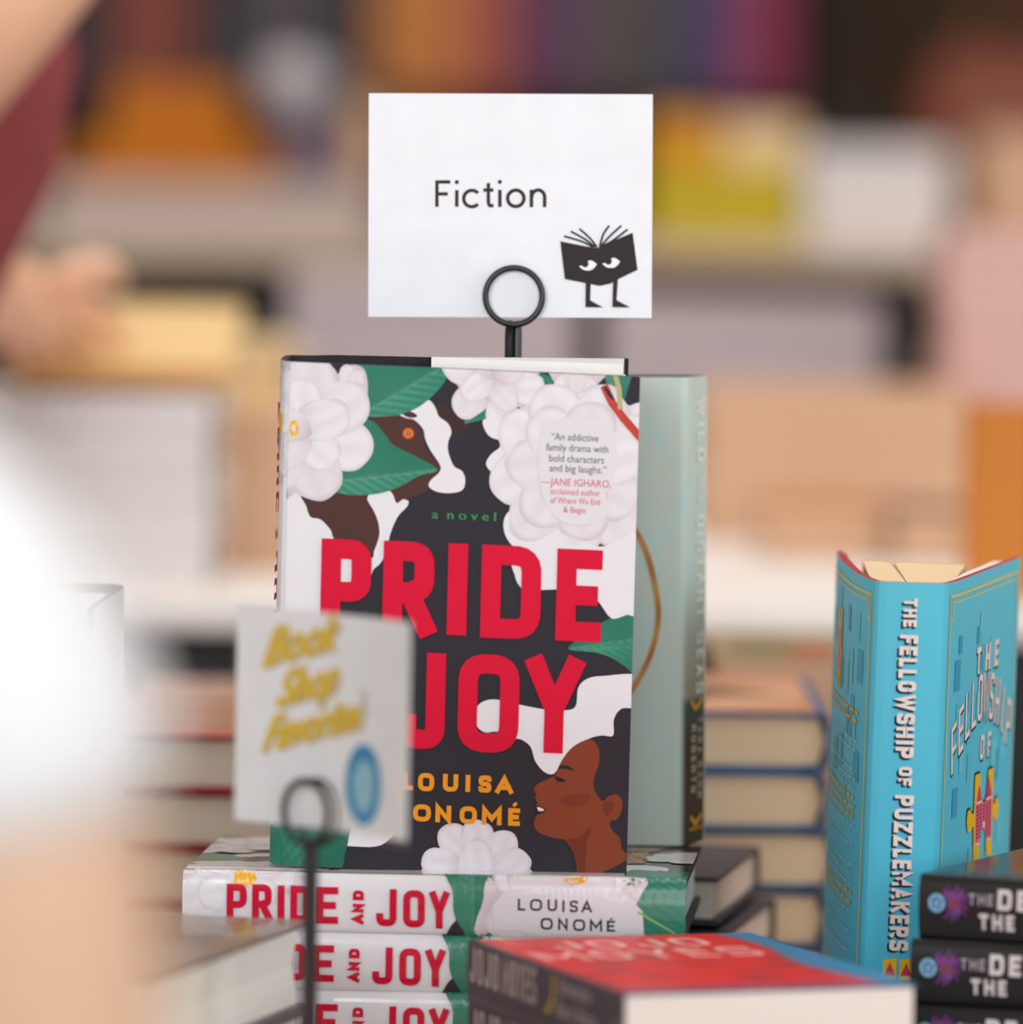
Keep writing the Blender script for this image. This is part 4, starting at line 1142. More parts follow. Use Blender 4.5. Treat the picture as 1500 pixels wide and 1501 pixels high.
# ---------------- two books behind the flowered stack, ends showing at its right
for i, (px, py, T_, lab) in enumerate(((1113, 1240, .0225, 'dark hardcover with striped headband poking out behind the flowered stack, upper of two'), (1136, 1316, .0225, 'dark hardcover with striped headband poking out behind the flowered stack, lower of two'))):
    q = P(px, py, 3.345); ph = -99.5 - i
    R = lying(ph, 0, 0, 0, T_); hd = R.to_3x3() @ Vector((0, 0, .236)); 
    M = R.copy(); M.translation = Vector((q.x - hd.x, q.y - hd.y, q.z))
    r, pl = make_book('hardcover_book', lab, None, .150, .236, T_, M, mat('ink_case', (44, 38, 50), .5), pages_mat((206, 190, 178), 'rose'), True, headband=mat('striped_headband', (196, 190, 160), .7, .2, .1, 900, rgb2=(40, 36, 40)))
    qz = q.z - T_
fill_top = P(1136, 1316, 3.345).z - .0225
n_ = 3; tt = (fill_top - TZ) / n_ - .0003
q = P(1130, 1316, 3.345); hd = lying(-99.5, 0, 0, 0, tt).to_3x3() @ Vector((0, 0, .236))
stack(n_, q.x - hd.x, q.y - hd.y, TZ, -99.5, .150, .236, tt, [(60, 56, 52)], 'dark hardcover under the striped headband pair', None, ang=.3, jit=.001)
gap = P(1113, 1240, 3.345).z - .0225 - P(1136, 1316, 3.345).z
# ---------------- standing white book at the left edge
DL = 3.035
q = P(138, 891, DL)
HL = q.z - TZ - .0005
lw = empty('hardcover_book', M=pose(Vector((q.x, q.y, TZ + .0005)), (0.0, 0, 1), (1, 0, 0)), label='white-jacketed hardcover standing at the left edge behind the blurred arm', cat='book')
lp = Plan([(0, 0), (.0008, .030), (.0022, .070), (.0036, .110), (.0044, .130)], catmull([(.0046, .140), (.0042, .150), (.0022, .158), (-.0012, .162), (-.005, .163)], 3, False), [(-.008, .1632), (-.05, .164), (-.12, .165)])
lp.shell(.0026, 0, HL).build('cover', mat('grey_board', (84, 78, 90), .6), lw, True)
lp.hf = 0
A = Art((0, 0, .19, HL), .006)
A.sheet(lp, 0, lp.l[-1] - .004, 0, HL, (244, 245, 246)); A.layer = 1
for k in range(40):
    v = .024 + k * .0052; A.tris(ribbon([(.075, v), (.135 if k % 4 else .11, v)], .0012), (220, 220, 224), .004, None, True)
A.build('jacket_print', lp.mapper(HL), print_mat('matt_print', .5, 0, .25), lw, d0=.0003)
m = MB(); m.prism([(-.12, .012), (-.006, .010), (-.004, .070), (-.001, .125), (-.005, .155), (-.12, .158)], .003, HL - .004); m.build('page_block', M_pagew, lw)

# ================================================================== BLURRED PRICE SIGN IN FRONT
DS_ = 2.845
yaw = math.radians(-45)
cxy = P(472, 1060, DS_)
dirv = Vector((math.cos(yaw), math.sin(yaw), 0))
Wc = .0765 * DS_ / 2.845 / math.cos(yaw) * .985; Hc = .0905
zb_ = P(472, 1216, DS_).z
Mx = pose(Vector((cxy.x, cxy.y, zb_)) - dirv * Wc / 2, (0.006, 0, 1), dirv)
fs = empty('shop_sign', M=Mx, label='out-of-focus white sleeved card with yellow lettering and blue ring, in front', cat='sign')
def bend(x):                                    # sleeve bows slightly
    return .006 * math.sin(PI * x / Wc) - .002 * (x / Wc) ** 3
cp = Plan([(Wc * k / 12, bend(Wc * k / 12)) for k in range(4)], [(Wc * k / 12, bend(Wc * k / 12)) for k in range(4, 9)], [(Wc * k / 12, bend(Wc * k / 12)) for k in range(9, 13)])
cp.shell(.0005, 0, Hc).build('card', mat('sign_card', (250, 252, 255), .45, .4, .01, coat=.2), fs)
sl = MB(); 
gm = bpy.data.materials.new('clear_sleeve'); gm.use_nodes = True
nt = gm.node_tree; nt.nodes.remove(nt.nodes['Principled BSDF'])
tb = nt.nodes.new('ShaderNodeBsdfTransparent'); gl = nt.nodes.new('ShaderNodeBsdfGlossy'); gl.inputs['Roughness'].default_value = .12
mx = nt.nodes.new('ShaderNodeMixShader'); mx.inputs[0].default_value = .07
nt.links.new(tb.outputs[0], mx.inputs[1]); nt.links.new(gl.outputs[0], mx.inputs[2]); nt.links.new(mx.outputs[0], nt.nodes['Material Output'].inputs[0])
cp2 = Plan([(Wc * k / 12 - .001 + k * .0002, bend(Wc * k / 12) - .0012 - .0006 * math.sin(k)) for k in range(4)], [(Wc * k / 12 + k * .0002, bend(Wc * k / 12) - .0012 - .0006 * math.sin(k)) for k in range(4, 9)], [(Wc * k / 12 + k * .0002, bend(Wc * k / 12) - .0012) for k in range(9, 13)])
cp2.shell(.00015, -.003, Hc + .001).build('sleeve', gm, fs, True)
A = Art((0, 0, Wc, Hc), .004)
cp.hf = 0
def script(txt, x, y, size, wd, ang, col):
    tr, w0 = font_tris(txt, .2, .012); k = wd / w0; c, s = math.cos(ang), math.sin(ang)
    for dx, dy, cc_, ly in ((.0012, .0012, (140, 130, 150), 2), (0, 0, col, 4), (.0010, 0, col, 5), (.0005, -.0008, col, 6), (-.0008, .0004, col, 7), (.0003, .0009, col, 8)):
        A.layer = ly
        A.tris([tuple((x + (p[0] * k) * c + (p[1] * size) * s + dx, y + (p[0] * k) * -s * 1 - (p[1] * size) * c + dy) for p in q) for q in tr], cc_, .004, None, True)
f = lambda px: (px - 340) / 265.0 * Wc
g_ = lambda py: (py - 898) / 318.0 * Hc
YE = (232, 196, 30)
script('Book', f(372), g_(984), .0235, .044, .24, YE)
script('Shop', f(392), g_(1042), .0225, .036, .24, YE)
script('Favorites', f(374), g_(1110), .0215, .062, .24, YE)
A.tris(ribbon([(f(526), g_(1004)), (f(526), g_(1046))], .0040), (214, 206, 196)); A.tris(ribbon([(f(522), g_(1052)), (f(522), g_(1060))], .0040), (214, 206, 196))
cu, cv = f(528), g_(1143)
for r0, r1, c_ in ((.0150, 0, (150, 204, 222)),):
    A.poly([(cu + r0 * .70 * math.cos(k * PI / 10), cv + r0 * math.sin(k * PI / 10)) for k in range(20)], c_)
A.tris(ribbon([(cu + .0100 * math.cos(k * PI / 14), cv + .0145 * math.sin(k * PI / 14)) for k in range(28)], .0050, True), (20, 146, 200))
A.tris(ribbon([(cu + .0090 * math.cos(k * PI / 14), cv + .0120 * math.sin(k * PI / 14)) for k in range(-12, -3)], .0036), (0, 140, 190))
A.build('card_print', cp.mapper(Hc), print_mat('card_ink', .7, 0, .2), fs, d0=.0001)
rc = P(457, 1190, DS_ + .0085); rr = .0134
hs = empty('sign_holder', (rc.x, rc.y, TZ), 'out-of-focus black wire ring clip on thin rod, holding the front card', 'sign holder')
for off, nm in ((-.0035, 'front_ring'), (.0035, 'rear_ring')):
    ctr = Vector((0, 0, rc.z - TZ)) + Vector((math.sin(yaw), -math.cos(yaw), 0)) * -off
    b = MB(); b.tube([ctr + (dirv * math.cos(2 * PI * k / 40) + Vector((0, 0, 1)) * math.sin(2 * PI * k / 40)) * rr for k in range(40)], .0014, 12, True); b.build(nm, M_wire, hs, True)
b = MB(); b.tube([(0, 0, .003), (0, 0, rc.z - TZ - rr + .001)], .0033, 14); b.build('rod', M_wire, hs, True)
b = MB(); b.lathe([(0, .006), (.030, .005), (.036, .003), (.037, 0), (0, 0)]); b.build('base', M_wire, hs, True)
# ================================================================== BLURRED BACKGROUND, built as real piles
def bg(x0, x1, yt, D, zb, n, cols, what, group, pagec=None, depth=.2, spines=False, hard=False, name='paperback_book', yb=None):
    a = P(x0, yt, D); b = P(x1, yt, D)
    if yb: zb = P(x0, yb, D).z
    T = (a.z - zb) / n - .0003
    wd = b.x - a.x
    if spines:
        out, z = stack(n, b.x, a.y, zb, 90, depth, wd, T, cols, what, group, hard, .002, pagec, name)
    else:
        out, z = stack(n, b.x, a.y, zb, 180, wd, depth, T, cols, what, group, hard, .002, pagec, name)
        for r, pl, t in out: r.matrix_world = r.matrix_world @ Matrix.Translation((0, 0, -depth))
    return out, z
PW = pages_mat((224, 218, 216), 'greywhite'); PT = pages_mat((212, 172, 140), 'kraft'); PL = pages_mat((188, 176, 180), 'lavender'); PP = pages_mat((210, 172, 164), 'pink'); PC = pages_mat((236, 208, 164), 'straw')
T2 = .93
bg(-75, 312, 575, 4.2, T2, 5, [(228, 220, 214), (214, 204, 202), (224, 218, 214), (220, 210, 206)], 'pale book in the pile left of the novel, behind', 'pale books on the white table', PW, .17)
bg(316, 530, 598, 4.34, T2, 5, [(236, 200, 150), (222, 178, 140), (216, 170, 132)], 'tan book in the pile directly left of the novel, behind', 'tan books on the white table, left', PT, .2)
# tilted straw-coloured book on the pale pile
q = P(30, 566, 4.215); w_ = P(330, 566, 4.215).x - q.x
M = lying(180, q.x + w_, q.y, P(30, 572, 4.215).z + .004, .013)
r, pl = make_book('hardcover_book', 'straw yellow book tilted on top of the pale pile under the hand', None, w_, .21, .013, Matrix.Translation((q.x, q.y, q.z)) @ Matrix.Rotation(.16, 4, 'X') @ Matrix.Translation((-q.x, -q.y, -q.z)) @ M @ Matrix.Translation((0, 0, -.21)), mat('straw_cover', (240, 206, 148), .5), pages_mat((226, 160, 90), 'orange'), True)
q = P(300, 590, 4.36); q2 = P(540, 590, 4.36)
M = lying(180, q2.x, q.y, P(300, 598, 4.36).z + .004, .03)
bg(210, 420, 500, 4.47, T2, 6, [(240, 214, 166)], 'cream yellow book in the pile behind the tan one', 'cream books on the white table', PC, .2)
bg(1032, 1425, 572, 4.75, T2, 4, [(222, 180, 146), (214, 172, 138), (206, 160, 128), (196, 148, 116)], 'tan book in the wide pile right of the grey-green novel', 'tan books on the white table, right', PT, .2)
bg(1120, 1300, 745, 4.52, T2, 2, [(196, 118, 76), (170, 104, 74)], 'orange-brown book lying low in front of the wide tan pile', 'orange-brown books lying low', PT, .16)
bg(1310, 1412, 752, 4.5, T2, 2, [(104, 70, 56), (180, 120, 84)], 'dark brown book lying low at the right of the orange-brown ones', 'dark brown books lying low', PT, .16)
bg(425, 846, 398, 5.2, T2, 7, [(186, 170, 168), (170, 160, 162)], 'lavender grey book in the pile behind the ring clip', 'lavender grey books, left pile', PL, .2)
bg(888, 1288, 440, 5.2, T2, 7, [(168, 142, 140), (176, 166, 172), (166, 156, 164)], 'lavender grey book in the pile right of the Fiction sign', 'lavender grey books, right pile', PL, .2)
bg(1392, 1610, 335, 4.86, T2, 12, [(206, 148, 142), (196, 136, 132)], 'pink book in the tall pile at the right edge', 'pink books at the right edge', PP, .2)
# amber picture book, upright
q = P(1428, 590, 4.15)
ab = P(1570, 590, 4.15)
r, pl = make_book('picture_book', 'amber yellow picture book standing at the right edge', None, ab.x - q.x, q.z - T2 - .001, .02, pose(Vector((q.x, q.y, T2 + .0006)), (0, 0, 1), (1, .1, 0)), mat('amber_cover', (200, 118, 0), .5), PC, True)
# piles at the back of the first table
o_, _ = bg(182, 470, 1036, 3.64, TZ, 6, [(206, 116, 58), (150, 96, 68)], 'orange-brown book in the pile behind the dark red stack', 'orange-brown books behind the dark red stack', pages_mat((152, 108, 80), 'cocoa'), .2)
top_art(o_[0][0], o_[0][1], P(470, 0, 3.64).x - P(182, 0, 3.64).x, .2, peachtop)
o_, _ = bg(1055, 1262, 966, 3.66, TZ, 6, [(150, 146, 112), (120, 116, 96)], 'olive book in the pile behind the blue stack', 'olive books behind the blue stack', PT, .22)
def redspot(A, W, H):
    A.poly([(0, 0), (W, 0), (W, H), (0, H)], (156, 150, 112)); A.poly([(.01, .02), (.035, .015), (.04, .1), (.012, .12)], (176, 74, 50), 4); A.poly([(.03, .05), (.066, .04), (.06, .15), (.035, .16)], (96, 106, 76), 4)
top_art(o_[0][0], o_[0][1], P(1262, 0, 3.66).x - P(1055, 0, 3.66).x, .22, redspot)
# on the counter
C3 = 1.12
bg(70, 545, 264, 6.05, C3, 3, [(186, 168, 158), (176, 160, 154)], 'grey-pink book in the flat wide pile on the counter', 'grey-pink books on the counter', pages_mat((192, 176, 168), 'dim'), .2)
zs = P(70, 264, 6.05).z + .0005
bg(110, 400, 205, 6.1, zs, 2, [(206, 128, 34)], 'amber book in the lower tier of the amber heap', 'amber books, lower tier', pages_mat((190, 112, 30), 'amber'), .17)
zs2 = P(110, 205, 6.1).z + .0005
bg(165, 345, 120, 6.12, zs2, 3, [(196, 116, 30), (214, 140, 44)], 'amber book in the upper tier of the amber heap', 'amber books, upper tier', pages_mat((190, 112, 30), 'amber'), .15)
bg(405, 505, 170, 6.14, zs, 3, [(104, 92, 112), (92, 82, 98)], 'purple-grey book beside the amber heap', 'purple-grey books', pages_mat((112, 98, 112), 'purplegrey'), .15)
bg(508, 560, 150, 6.16, zs, 3, [(176, 128, 92)], 'brown book left of the Fiction sign', 'brown books left of the sign', PT, .15)
zs3 = P(405, 170, 6.14).z + .0008
q = P(428, 165, 6.22); cup = empty('highlight_cup', (q.x, q.y, zs3), 'pale grey cup shape standing in for a blurred highlight above the purple-grey books', 'cup')  # added cup shape, stands in for a round out-of-focus highlight
b = MB(); b.lathe([(0, 0), (.016, 0), (.026, .010), (.0300, .026), (.0285, .042), (.024, .054), (.022, .054), (.026, .042), (.0275, .026), (.024, .012), (0, .004)], n=32); b.build('body', mat('pale_highlight', (196, 192, 194), .25, .6, .02), cup, True)
b = MB(); b.tube([(.028, 0, .040), (.038, 0, .042), (.043, 0, .030), (.038, 0, .018), (.028, 0, .018)], .0028, 10); b.build('handle', mat('pale_highlight', (196, 192, 194)), cup, True)
bg(948, 1172, 242, 6.05, C3, 3, [(190, 168, 40), (206, 178, 60), (214, 190, 110)], 'lime yellow book right of the Fiction sign', 'lime yellow books on the counter', pages_mat((196, 172, 44), 'lime'), .17)
z4 = P(948, 242, 6.05).z + .0005
bg(952, 1060, 168, 6.08, z4, 2, [(220, 156, 44)], 'amber orange book on the lime yellow pile', 'amber orange books', pages_mat((214, 148, 44), 'amber2'), .15)
bg(1064, 1176, 176, 6.08, z4, 2, [(216, 170, 112)], 'sand coloured book on the lime yellow pile', 'sand coloured books', PC, .15)
bg(1182, 1394, 214, 6.05, C3, 4, [(216, 190, 172), (214, 188, 172), (210, 182, 160), (200, 178, 96)], 'rose beige book on the counter, upper right', 'rose beige books on the counter', PW, .17)
bg(1440, 1600, 192, 6.05, C3, 4, [(216, 164, 112), (206, 150, 100)], 'caramel book on the counter at the right edge', 'caramel books on the counter', PT, .17)
z5 = P(1182, 214, 6.05).z + .0008
bg(1205, 1318, 168, 6.1, z5, 1, [(34, 28, 32)], 'black book on the rose beige pile', None, pages_mat((44, 36, 38), 'black'), .12)
# rust bag on the counter
q0 = P(1330, 330, 6.45); q1 = P(1640, 330, 6.45); wd = q1.x - q0.x; zt = P(1400, 70, 6.45).z - C3
bag = empty('leather_bag', ((q0.x + q1.x) / 2, 6.5, C3), 'rust brown leather bag on the counter at the upper right', 'bag')
b = MB(); vs = []; N = 24; rows = [(0, 1, 1), (.02, 1.04, 1.1), (.5, 1.0, 1.0), (.8, .86, .7), (.95, .72, .35), (1.0, .66, .2)]
for h, sx, sy in rows:
    for k in range(N):
        a = 2 * PI * k / N; c, s_ = math.cos(a), math.sin(a)
        vs.append((wd / 2 * sx * math.copysign(abs(c) ** .5, c), .055 * sy * math.copysign(abs(s_) ** .6, s_), zt * h))
fs = [(i * N + k, i * N + (k + 1) % N, (i + 1) * N + (k + 1) % N, (i + 1) * N + k) for i in range(len(rows) - 1) for k in range(N)]
fs += [tuple(reversed(range(N))), tuple(range((len(rows) - 1) * N, len(rows) * N))]
b.add(vs, fs); M_rust = mat('rust_leather', (122, 58, 32), .55, .4, .15, 30, bump=.4); b.build('body', M_rust, bag, True)
b = MB(); b.tube([(-wd * .2, 0, zt * .95), (-wd * .17, 0, zt * 1.25), (0, 0, zt * 1.4), (wd * .17, 0, zt * 1.25), (wd * .2, 0, zt * .95)], .005, 10); b.build('handle', M_rust, bag, True)

# back bookcase with a row of upright spines
sx0, sx1 = P(-420, 0, 8.3).x, P(1195, 0, 8.3).x; cxs = (sx0 + sx1) / 2
bc = empty('bookcase', (cxs, 8.45, 0), 'dark open bookcase across the far background, filled with upright books', 'bookcase')
M_bc = mat('dark_shelf_wood', (66, 52, 46), .6, .3, .2, 6)
for z in (.10, .50, .88, 1.245, 1.62, 2.0):
    b = MB(); b.box(sx0 - cxs, -.15, z, sx1 - cxs, .15, z + .018); b.build('shelf', M_bc, bc)
for x in (sx0 - cxs - .02, sx1 - cxs):
    b = MB(); b.box(x, -.15, 0, x + .02, .15, 2.02); b.build('side_panel', M_bc, bc)
b = MB(); b.box(sx0 - cxs, .15, .0, sx1 - cxs, .16, 2.02); b.build('back_panel', M_bc, bc)
def colr(px):
    for lim, c in ((145, (30, 32, 50)), (285, (160, 74, 48)), (365, (24, 28, 44)), (460, (96, 84, 92)), (538, (34, 38, 52)), (645, (238, 150, 62)), (722, (216, 112, 82)), (765, (150, 48, 66)), (850, (112, 62, 112)),
                   (935, (104, 88, 88)), (985, (62, 78, 70)), (1085, (96, 74, 126)), (1135, (186, 54, 102)), (1300, (176, 64, 58))):
        if px < lim: return c
names = {(30, 32, 50): 'navy', (160, 74, 48): 'brick red', (24, 28, 44): 'blue-black', (96, 84, 92): 'slate grey', (34, 38, 52): 'dark slate', (238, 150, 62): 'orange', (216, 112, 82): 'coral red', (150, 48, 66): 'crimson', (112, 62, 112): 'purple',
         (104, 88, 88): 'taupe', (62, 78, 70): 'dark green', (96, 74, 126): 'violet', (186, 54, 102): 'magenta', (176, 64, 58): 'red'}
cnt = {}; x = P(-60, 0, 8.3).x; zf = 1.2632
while x < sx1 - .04:
    t = rng.uniform(.022, .036); px = 750 + x / 8.34 * FPX; c = colr(px + t * 600); Hb = rng.uniform(.21, .25)
    # spine towards the camera: local plan a (spine to fore-edge) runs away from the eye
    R = Matrix(((0, 1, 0), (1, 0, 0), (0, 0, -1))).transposed()
    R = Matrix(((0, -1, 0), (1, 0, 0), (0, 0, 1)))
    M = Matrix.Translation((x + t, 8.33, zf)) @ R.to_4x4()
    cnt[c] = cnt.get(c, 0) + 1
    make_book('hardcover_book', '%s %s book in the far bookcase row, counted from the left' % (['first', 'second', 'third', 'fourth', 'fifth', 'sixth', 'seventh'][cnt[c] - 1], names[c]), '%s books in the far bookcase' % names[c], .15, Hb, t, M, mat('case_%d_%d_%d' % c, c, .5), M_page, True)
    x += t + .0012

# ================================================================== PEOPLE
def skin_mesh(name, V, E, m, parent, sub=2, label=None, M0=None):
    me = bpy.data.meshes.new(name)
    keys = list(V); ix = {k: i for i, k in enumerate(keys)}
    me.from_pydata([V[k][0] for k in keys], [(ix[a], ix[b]) for a, b in E], [])
    o = bpy.data.objects.new(name, me); COL.objects.link(o)
    md = o.modifiers.new('s', 'SKIN'); md.use_smooth_shade = True
    lay = me.skin_vertices[0] if me.skin_vertices else None
    if lay is None:
        bm_ = bpy.data.meshes  # layer appears once the modifier is evaluated
        import bmesh
        bm = bmesh.new(); bm.from_mesh(me); bm.verts.layers.skin.verify(); bm.to_mesh(me); bm.free(); lay = me.skin_vertices[0]
    for k in keys:
        r = V[k][1]; r = r if isinstance(r, tuple) else (r, r)
        lay.data[ix[k]].radius = r; lay.data[ix[k]].use_root = (k == keys[0])
    sb = o.modifiers.new('u', 'SUBSURF'); sb.levels = sub; sb.render_levels = sub
    bpy.context.view_layer.update()
    ev = bpy.data.meshes.new_from_object(o.evaluated_get(bpy.context.evaluated_depsgraph_get()))
    o.modifiers.clear(); o.data = ev; bpy.data.meshes.remove(me); ev.name = name
    ev.materials.clear(); ev.materials.append(m)
    for p in ev.polygons: p.use_smooth = True
    if parent: o.parent = parent
    if label: o['label'] = label
    return o
def garment(rings, m, root, b0, name='top'):
    N = 28; vs = []; cs_ = [Vector(r[0]) - b0 for r in rings]
    for i, (c, rx, ry) in enumerate(rings):
        t = (cs_[min(i + 1, len(cs_) - 1)] - cs_[max(i - 1, 0)]).normalized(); x = Vector((1, 0, 0)); x = (x - t * x.dot(t)).normalized(); y = t.cross(x)
        for k in range(N):
            a = 2 * PI * k / N; f = 1 + .012 * math.sin(3 * a + i * 1.3) + .008 * math.sin(7 * a + i)
            vs.append(cs_[i] + x * (rx * f * math.copysign(abs(math.cos(a)) ** .85, math.cos(a))) + y * (ry * f * math.copysign(abs(math.sin(a)) ** .85, math.sin(a))))
    fs = [(i * N + k, i * N + (k + 1) % N, (i + 1) * N + (k + 1) % N, (i + 1) * N + k) for i in range(len(rings) - 1) for k in range(N)]
    fs.append(tuple(range((len(rings) - 1) * N, len(rings) * N)))
    return obj(name, vs, fs, m, root, True)
M_skin = mat('skin', (236, 184, 152), .55, .35, .03, 12)
M_skin2 = mat('skin_fair', (244, 200, 168), .55, .35, .03, 12)
def person(name, label, base, J, head, skin, hair, top, tv, te, bottom, bv, be, hands=()):
    root = empty(name, base, label, 'person')
    b0 = Vector(base)
    def loc(V): return {k: (Vector(v[0]) - b0, v[1]) for k, v in V.items()}
    E = [(a, b) for a, b in J['edges']]
    skin_mesh('body', loc(J['v']), E, skin, root)
    # head: shaped lathe-like blob with nose, eyes, ears
    hc = Vector(head) - b0
    b = MB(); vs = []; nu, nv = 24, 16
    for i in range(nv + 1):
        th = PI * i / nv
        for k in range(nu):
            a = 2 * PI * k / nu
            x, y, z = math.sin(th) * math.cos(a), math.sin(th) * math.sin(a), math.cos(th)
            rx, ry, rz = .074, .092, .112
            if z < 0: rx *= 1 - .32 * z * z; ry *= 1 - .12 * z * z
            d = Vector((x * rx, y * ry, z * rz))
            if y > .8 and -.45 < z < .1 and abs(x) < .25: d.y += .016 * (1 - abs(x) * 3.5)       # nose
            if y > .7 and -.72 < z < -.52 and abs(x) < .35: d.y += .004                           # mouth
            if y > .6 and .0 < z < .25 and .2 < abs(x) < .55: d.y -= .006                          # eye sockets
            vs.append(hc + d)
    fs = [(i * nu + k, (i + 1) * nu + k, (i + 1) * nu + (k + 1) % nu, i * nu + (k + 1) % nu) for i in range(nv) for k in range(nu)]
    b.add(vs, fs); b.build('head', skin, root, True)
    for sx in (-1, 1):
        b = MB(); b.lathe([(0, -.009), (.007, -.006), (.010, 0), (.007, .006), (0, .009)], hc + Vector((sx * .028, .080, .012)), 12); b.build('eye', mat('eye_dark', (60, 46, 40), .2), root, True)
        b = MB(); b.lathe([(0, -.030), (.008, -.024), (.012, 0), (.013, .018), (0, .030)], hc + Vector((sx * .076, -.005, -.004)), 12); b.build('ear', skin, root, True)
    b = MB(); vs = []
    for i in range(11):
        th = PI * .62 * i / 10
        for k in range(nu):
            a = 2 * PI * k / nu; y = math.sin(th) * math.sin(a)
            lim = .0 if y < .25 else .35 * (y - .25)
            t2 = th * (1 - min(.6, max(0, y) * .75))
            vs.append(hc + Vector((math.sin(t2) * math.cos(a) * .084, math.sin(t2) * math.sin(a) * .102 - .004, math.cos(t2) * .122 - (0.03 * (i / 10) if y < 0 else 0))))
    fs = [(i * nu + k, (i + 1) * nu + k, (i + 1) * nu + (k + 1) % nu, i * nu + (k + 1) % nu) for i in range(10) for k in range(nu)]
    b.add(vs, fs); b.build('hair', hair, root, True)
    garment(tv, top, root, b0)
    for k_, (sv_, se_) in enumerate(te): skin_mesh('sleeve', loc(sv_), se_, top, root)
    skin_mesh('trousers', loc(bv), be, bottom, root)
    px_, py_ = bv['p'][0].x, bv['p'][0].y
    garment([((px_, py_, .76), .150, .100), ((px_, py_, .80), .160, .112), ((px_, py_, .86), .166, .120), ((px_, py_, .93), .158, .112)], bottom, root, b0, 'waistband')
    for V, EE in hands: pass
    return root
def hand_nodes(V, E, wrist, w, along, side, up, curl=.25, s=1.0, pre='h'):
    """palm with five bent fingers; along = towards fingertips, side = towards the thumb"""
    along = Vector(along).normalized(); side = Vector(side); side = (side - along * side.dot(along)).normalized(); up = along.cross(side)
    if up.z < 0 and up.dot(Vector((0, 0, 1))) < 0: up = -up
    W = Vector(wrist)
    V[pre + 'p'] = (W + along * .045 * s, (.030 * s, .014 * s)); E.append((w, pre + 'p'))
    for i, (o, L) in enumerate(((.030, .070), (.010, .080), (-.010, .075), (-.028, .058))):
        k0 = W + along * .078 * s + side * o * s; V['%sk%d' % (pre, i)] = (k0, .0105 * s); E.append((pre + 'p', '%sk%d' % (pre, i)))
        p = k0; d = along + side * o * 1.5; prev = '%sk%d' % (pre, i)
        for j in range(3):
            d = (d - up * curl * (j + .5)).normalized(); p = p + d * L * (.42, .32, .26)[j] * s
            nm = '%sf%d%d' % (pre, i, j); V[nm] = (p, (.0092, .0084, .0072)[j] * s); E.append((prev, nm)); prev = nm
    p = W + along * .02 * s + side * .030 * s; V[pre + 't0'] = (p, .013 * s); E.append((pre + 'p', pre + 't0'))
    p2 = p + (along * .7 + side * .8).normalized() * .034 * s; V[pre + 't1'] = (p2, .0105 * s); E.append((pre + 't0', pre + 't1'))
    p3 = p2 + (along - up * .3).normalized() * .028 * s; V[pre + 't2'] = (p3, .0088 * s); E.append((pre + 't1', pre + 't2'))

# ---- background: bare-armed person in a maroon top, hand on the pile
def pp(x, y, D): return P(x, y, D)
V = {'hip': (Vector((-.55, 3.98, .92)), (.125, .09)), 'waist': (Vector((-.50, 3.98, 1.06)), .095), 'chest': (Vector((-.43, 3.97, 1.24)), (.115, .085)), 'neck0': (Vector((-.43, 3.98, 1.37)), .052), 'neck': (Vector((-.43, 4.0, 1.44)), .042),
     'sr': (Vector((-.30, 3.95, 1.31)), .048), 'sl': (Vector((-.58, 3.97, 1.33)), .048)}
E = [('hip', 'waist'), ('waist', 'chest'), ('chest', 'neck0'), ('neck0', 'neck'), ('neck0', 'sr'), ('neck0', 'sl')]
# lowered arm reaching to the books
V['el1'] = (pp(-215, 360, 3.98), .042); V['fa1'] = (pp(-75, 410, 4.06), .040); V['wr1'] = (pp(25, 445, 4.14), .027)
E += [('sl', 'ela'), ('ela', 'el1'), ('el1', 'fa1'), ('fa1', 'wr1')]
V['ela'] = (Vector((-.60, 3.88, 1.22)), .043)
hand_nodes(V, E, pp(25, 445, 4.14), 'wr1', pp(115, 525, 4.30) - pp(25, 445, 4.14), (.8, .3, .5), (0, 0, 1), .18, .95)
# raised arm crossing in front of the top
V['uar'] = (pp(-150, 160, 3.76), .048); V['uar2'] = (pp(-20, 10, 3.72), .047); V['er'] = (pp(150, -190, 3.78), .043); V['far'] = (pp(60, -480, 3.86), .036); V['wrr'] = (pp(-120, -680, 3.93), .026)
E += [('sr', 'uar'), ('uar', 'uar2'), ('uar2', 'er'), ('er', 'far'), ('far', 'wrr')]
hand_nodes(V, E, pp(-120, -680, 3.93), 'wrr', (-.5, .2, .35), (0, -1, .4), (0, 0, 1), .3, 1.0, 'g')
for s_, x in (('a', -.64), ('b', -.48)):
    V['h' + s_] = (Vector((x, 3.98, .84)), .085); V['k' + s_] = (Vector((x, 3.96, .47)), .058); V['n' + s_] = (Vector((x, 3.99, .10)), .040); V['t' + s_] = (Vector((x, 3.86, .035)), .034)
    E += [('hip', 'h' + s_), ('h' + s_, 'k' + s_), ('k' + s_, 'n' + s_), ('n' + s_, 't' + s_)]
tv = [((-.55, 3.98, .93), .165, .118), ((-.53, 3.98, .99), .155, .112), ((-.505, 3.98, 1.05), .142, .108), ((-.47, 3.975, 1.11), .145, .108), ((-.442, 3.97, 1.165), .154, .112), ((-.425, 3.965, 1.215), .163, .116),
      ((-.42, 3.965, 1.26), .163, .114), ((-.42, 3.97, 1.305), .150, .104), ((-.424, 3.975, 1.345), .118, .086), ((-.428, 3.98, 1.372), .075, .066)]
te = []
bv = {'p': (Vector((-.55, 3.98, .88)), .07)}; be = []
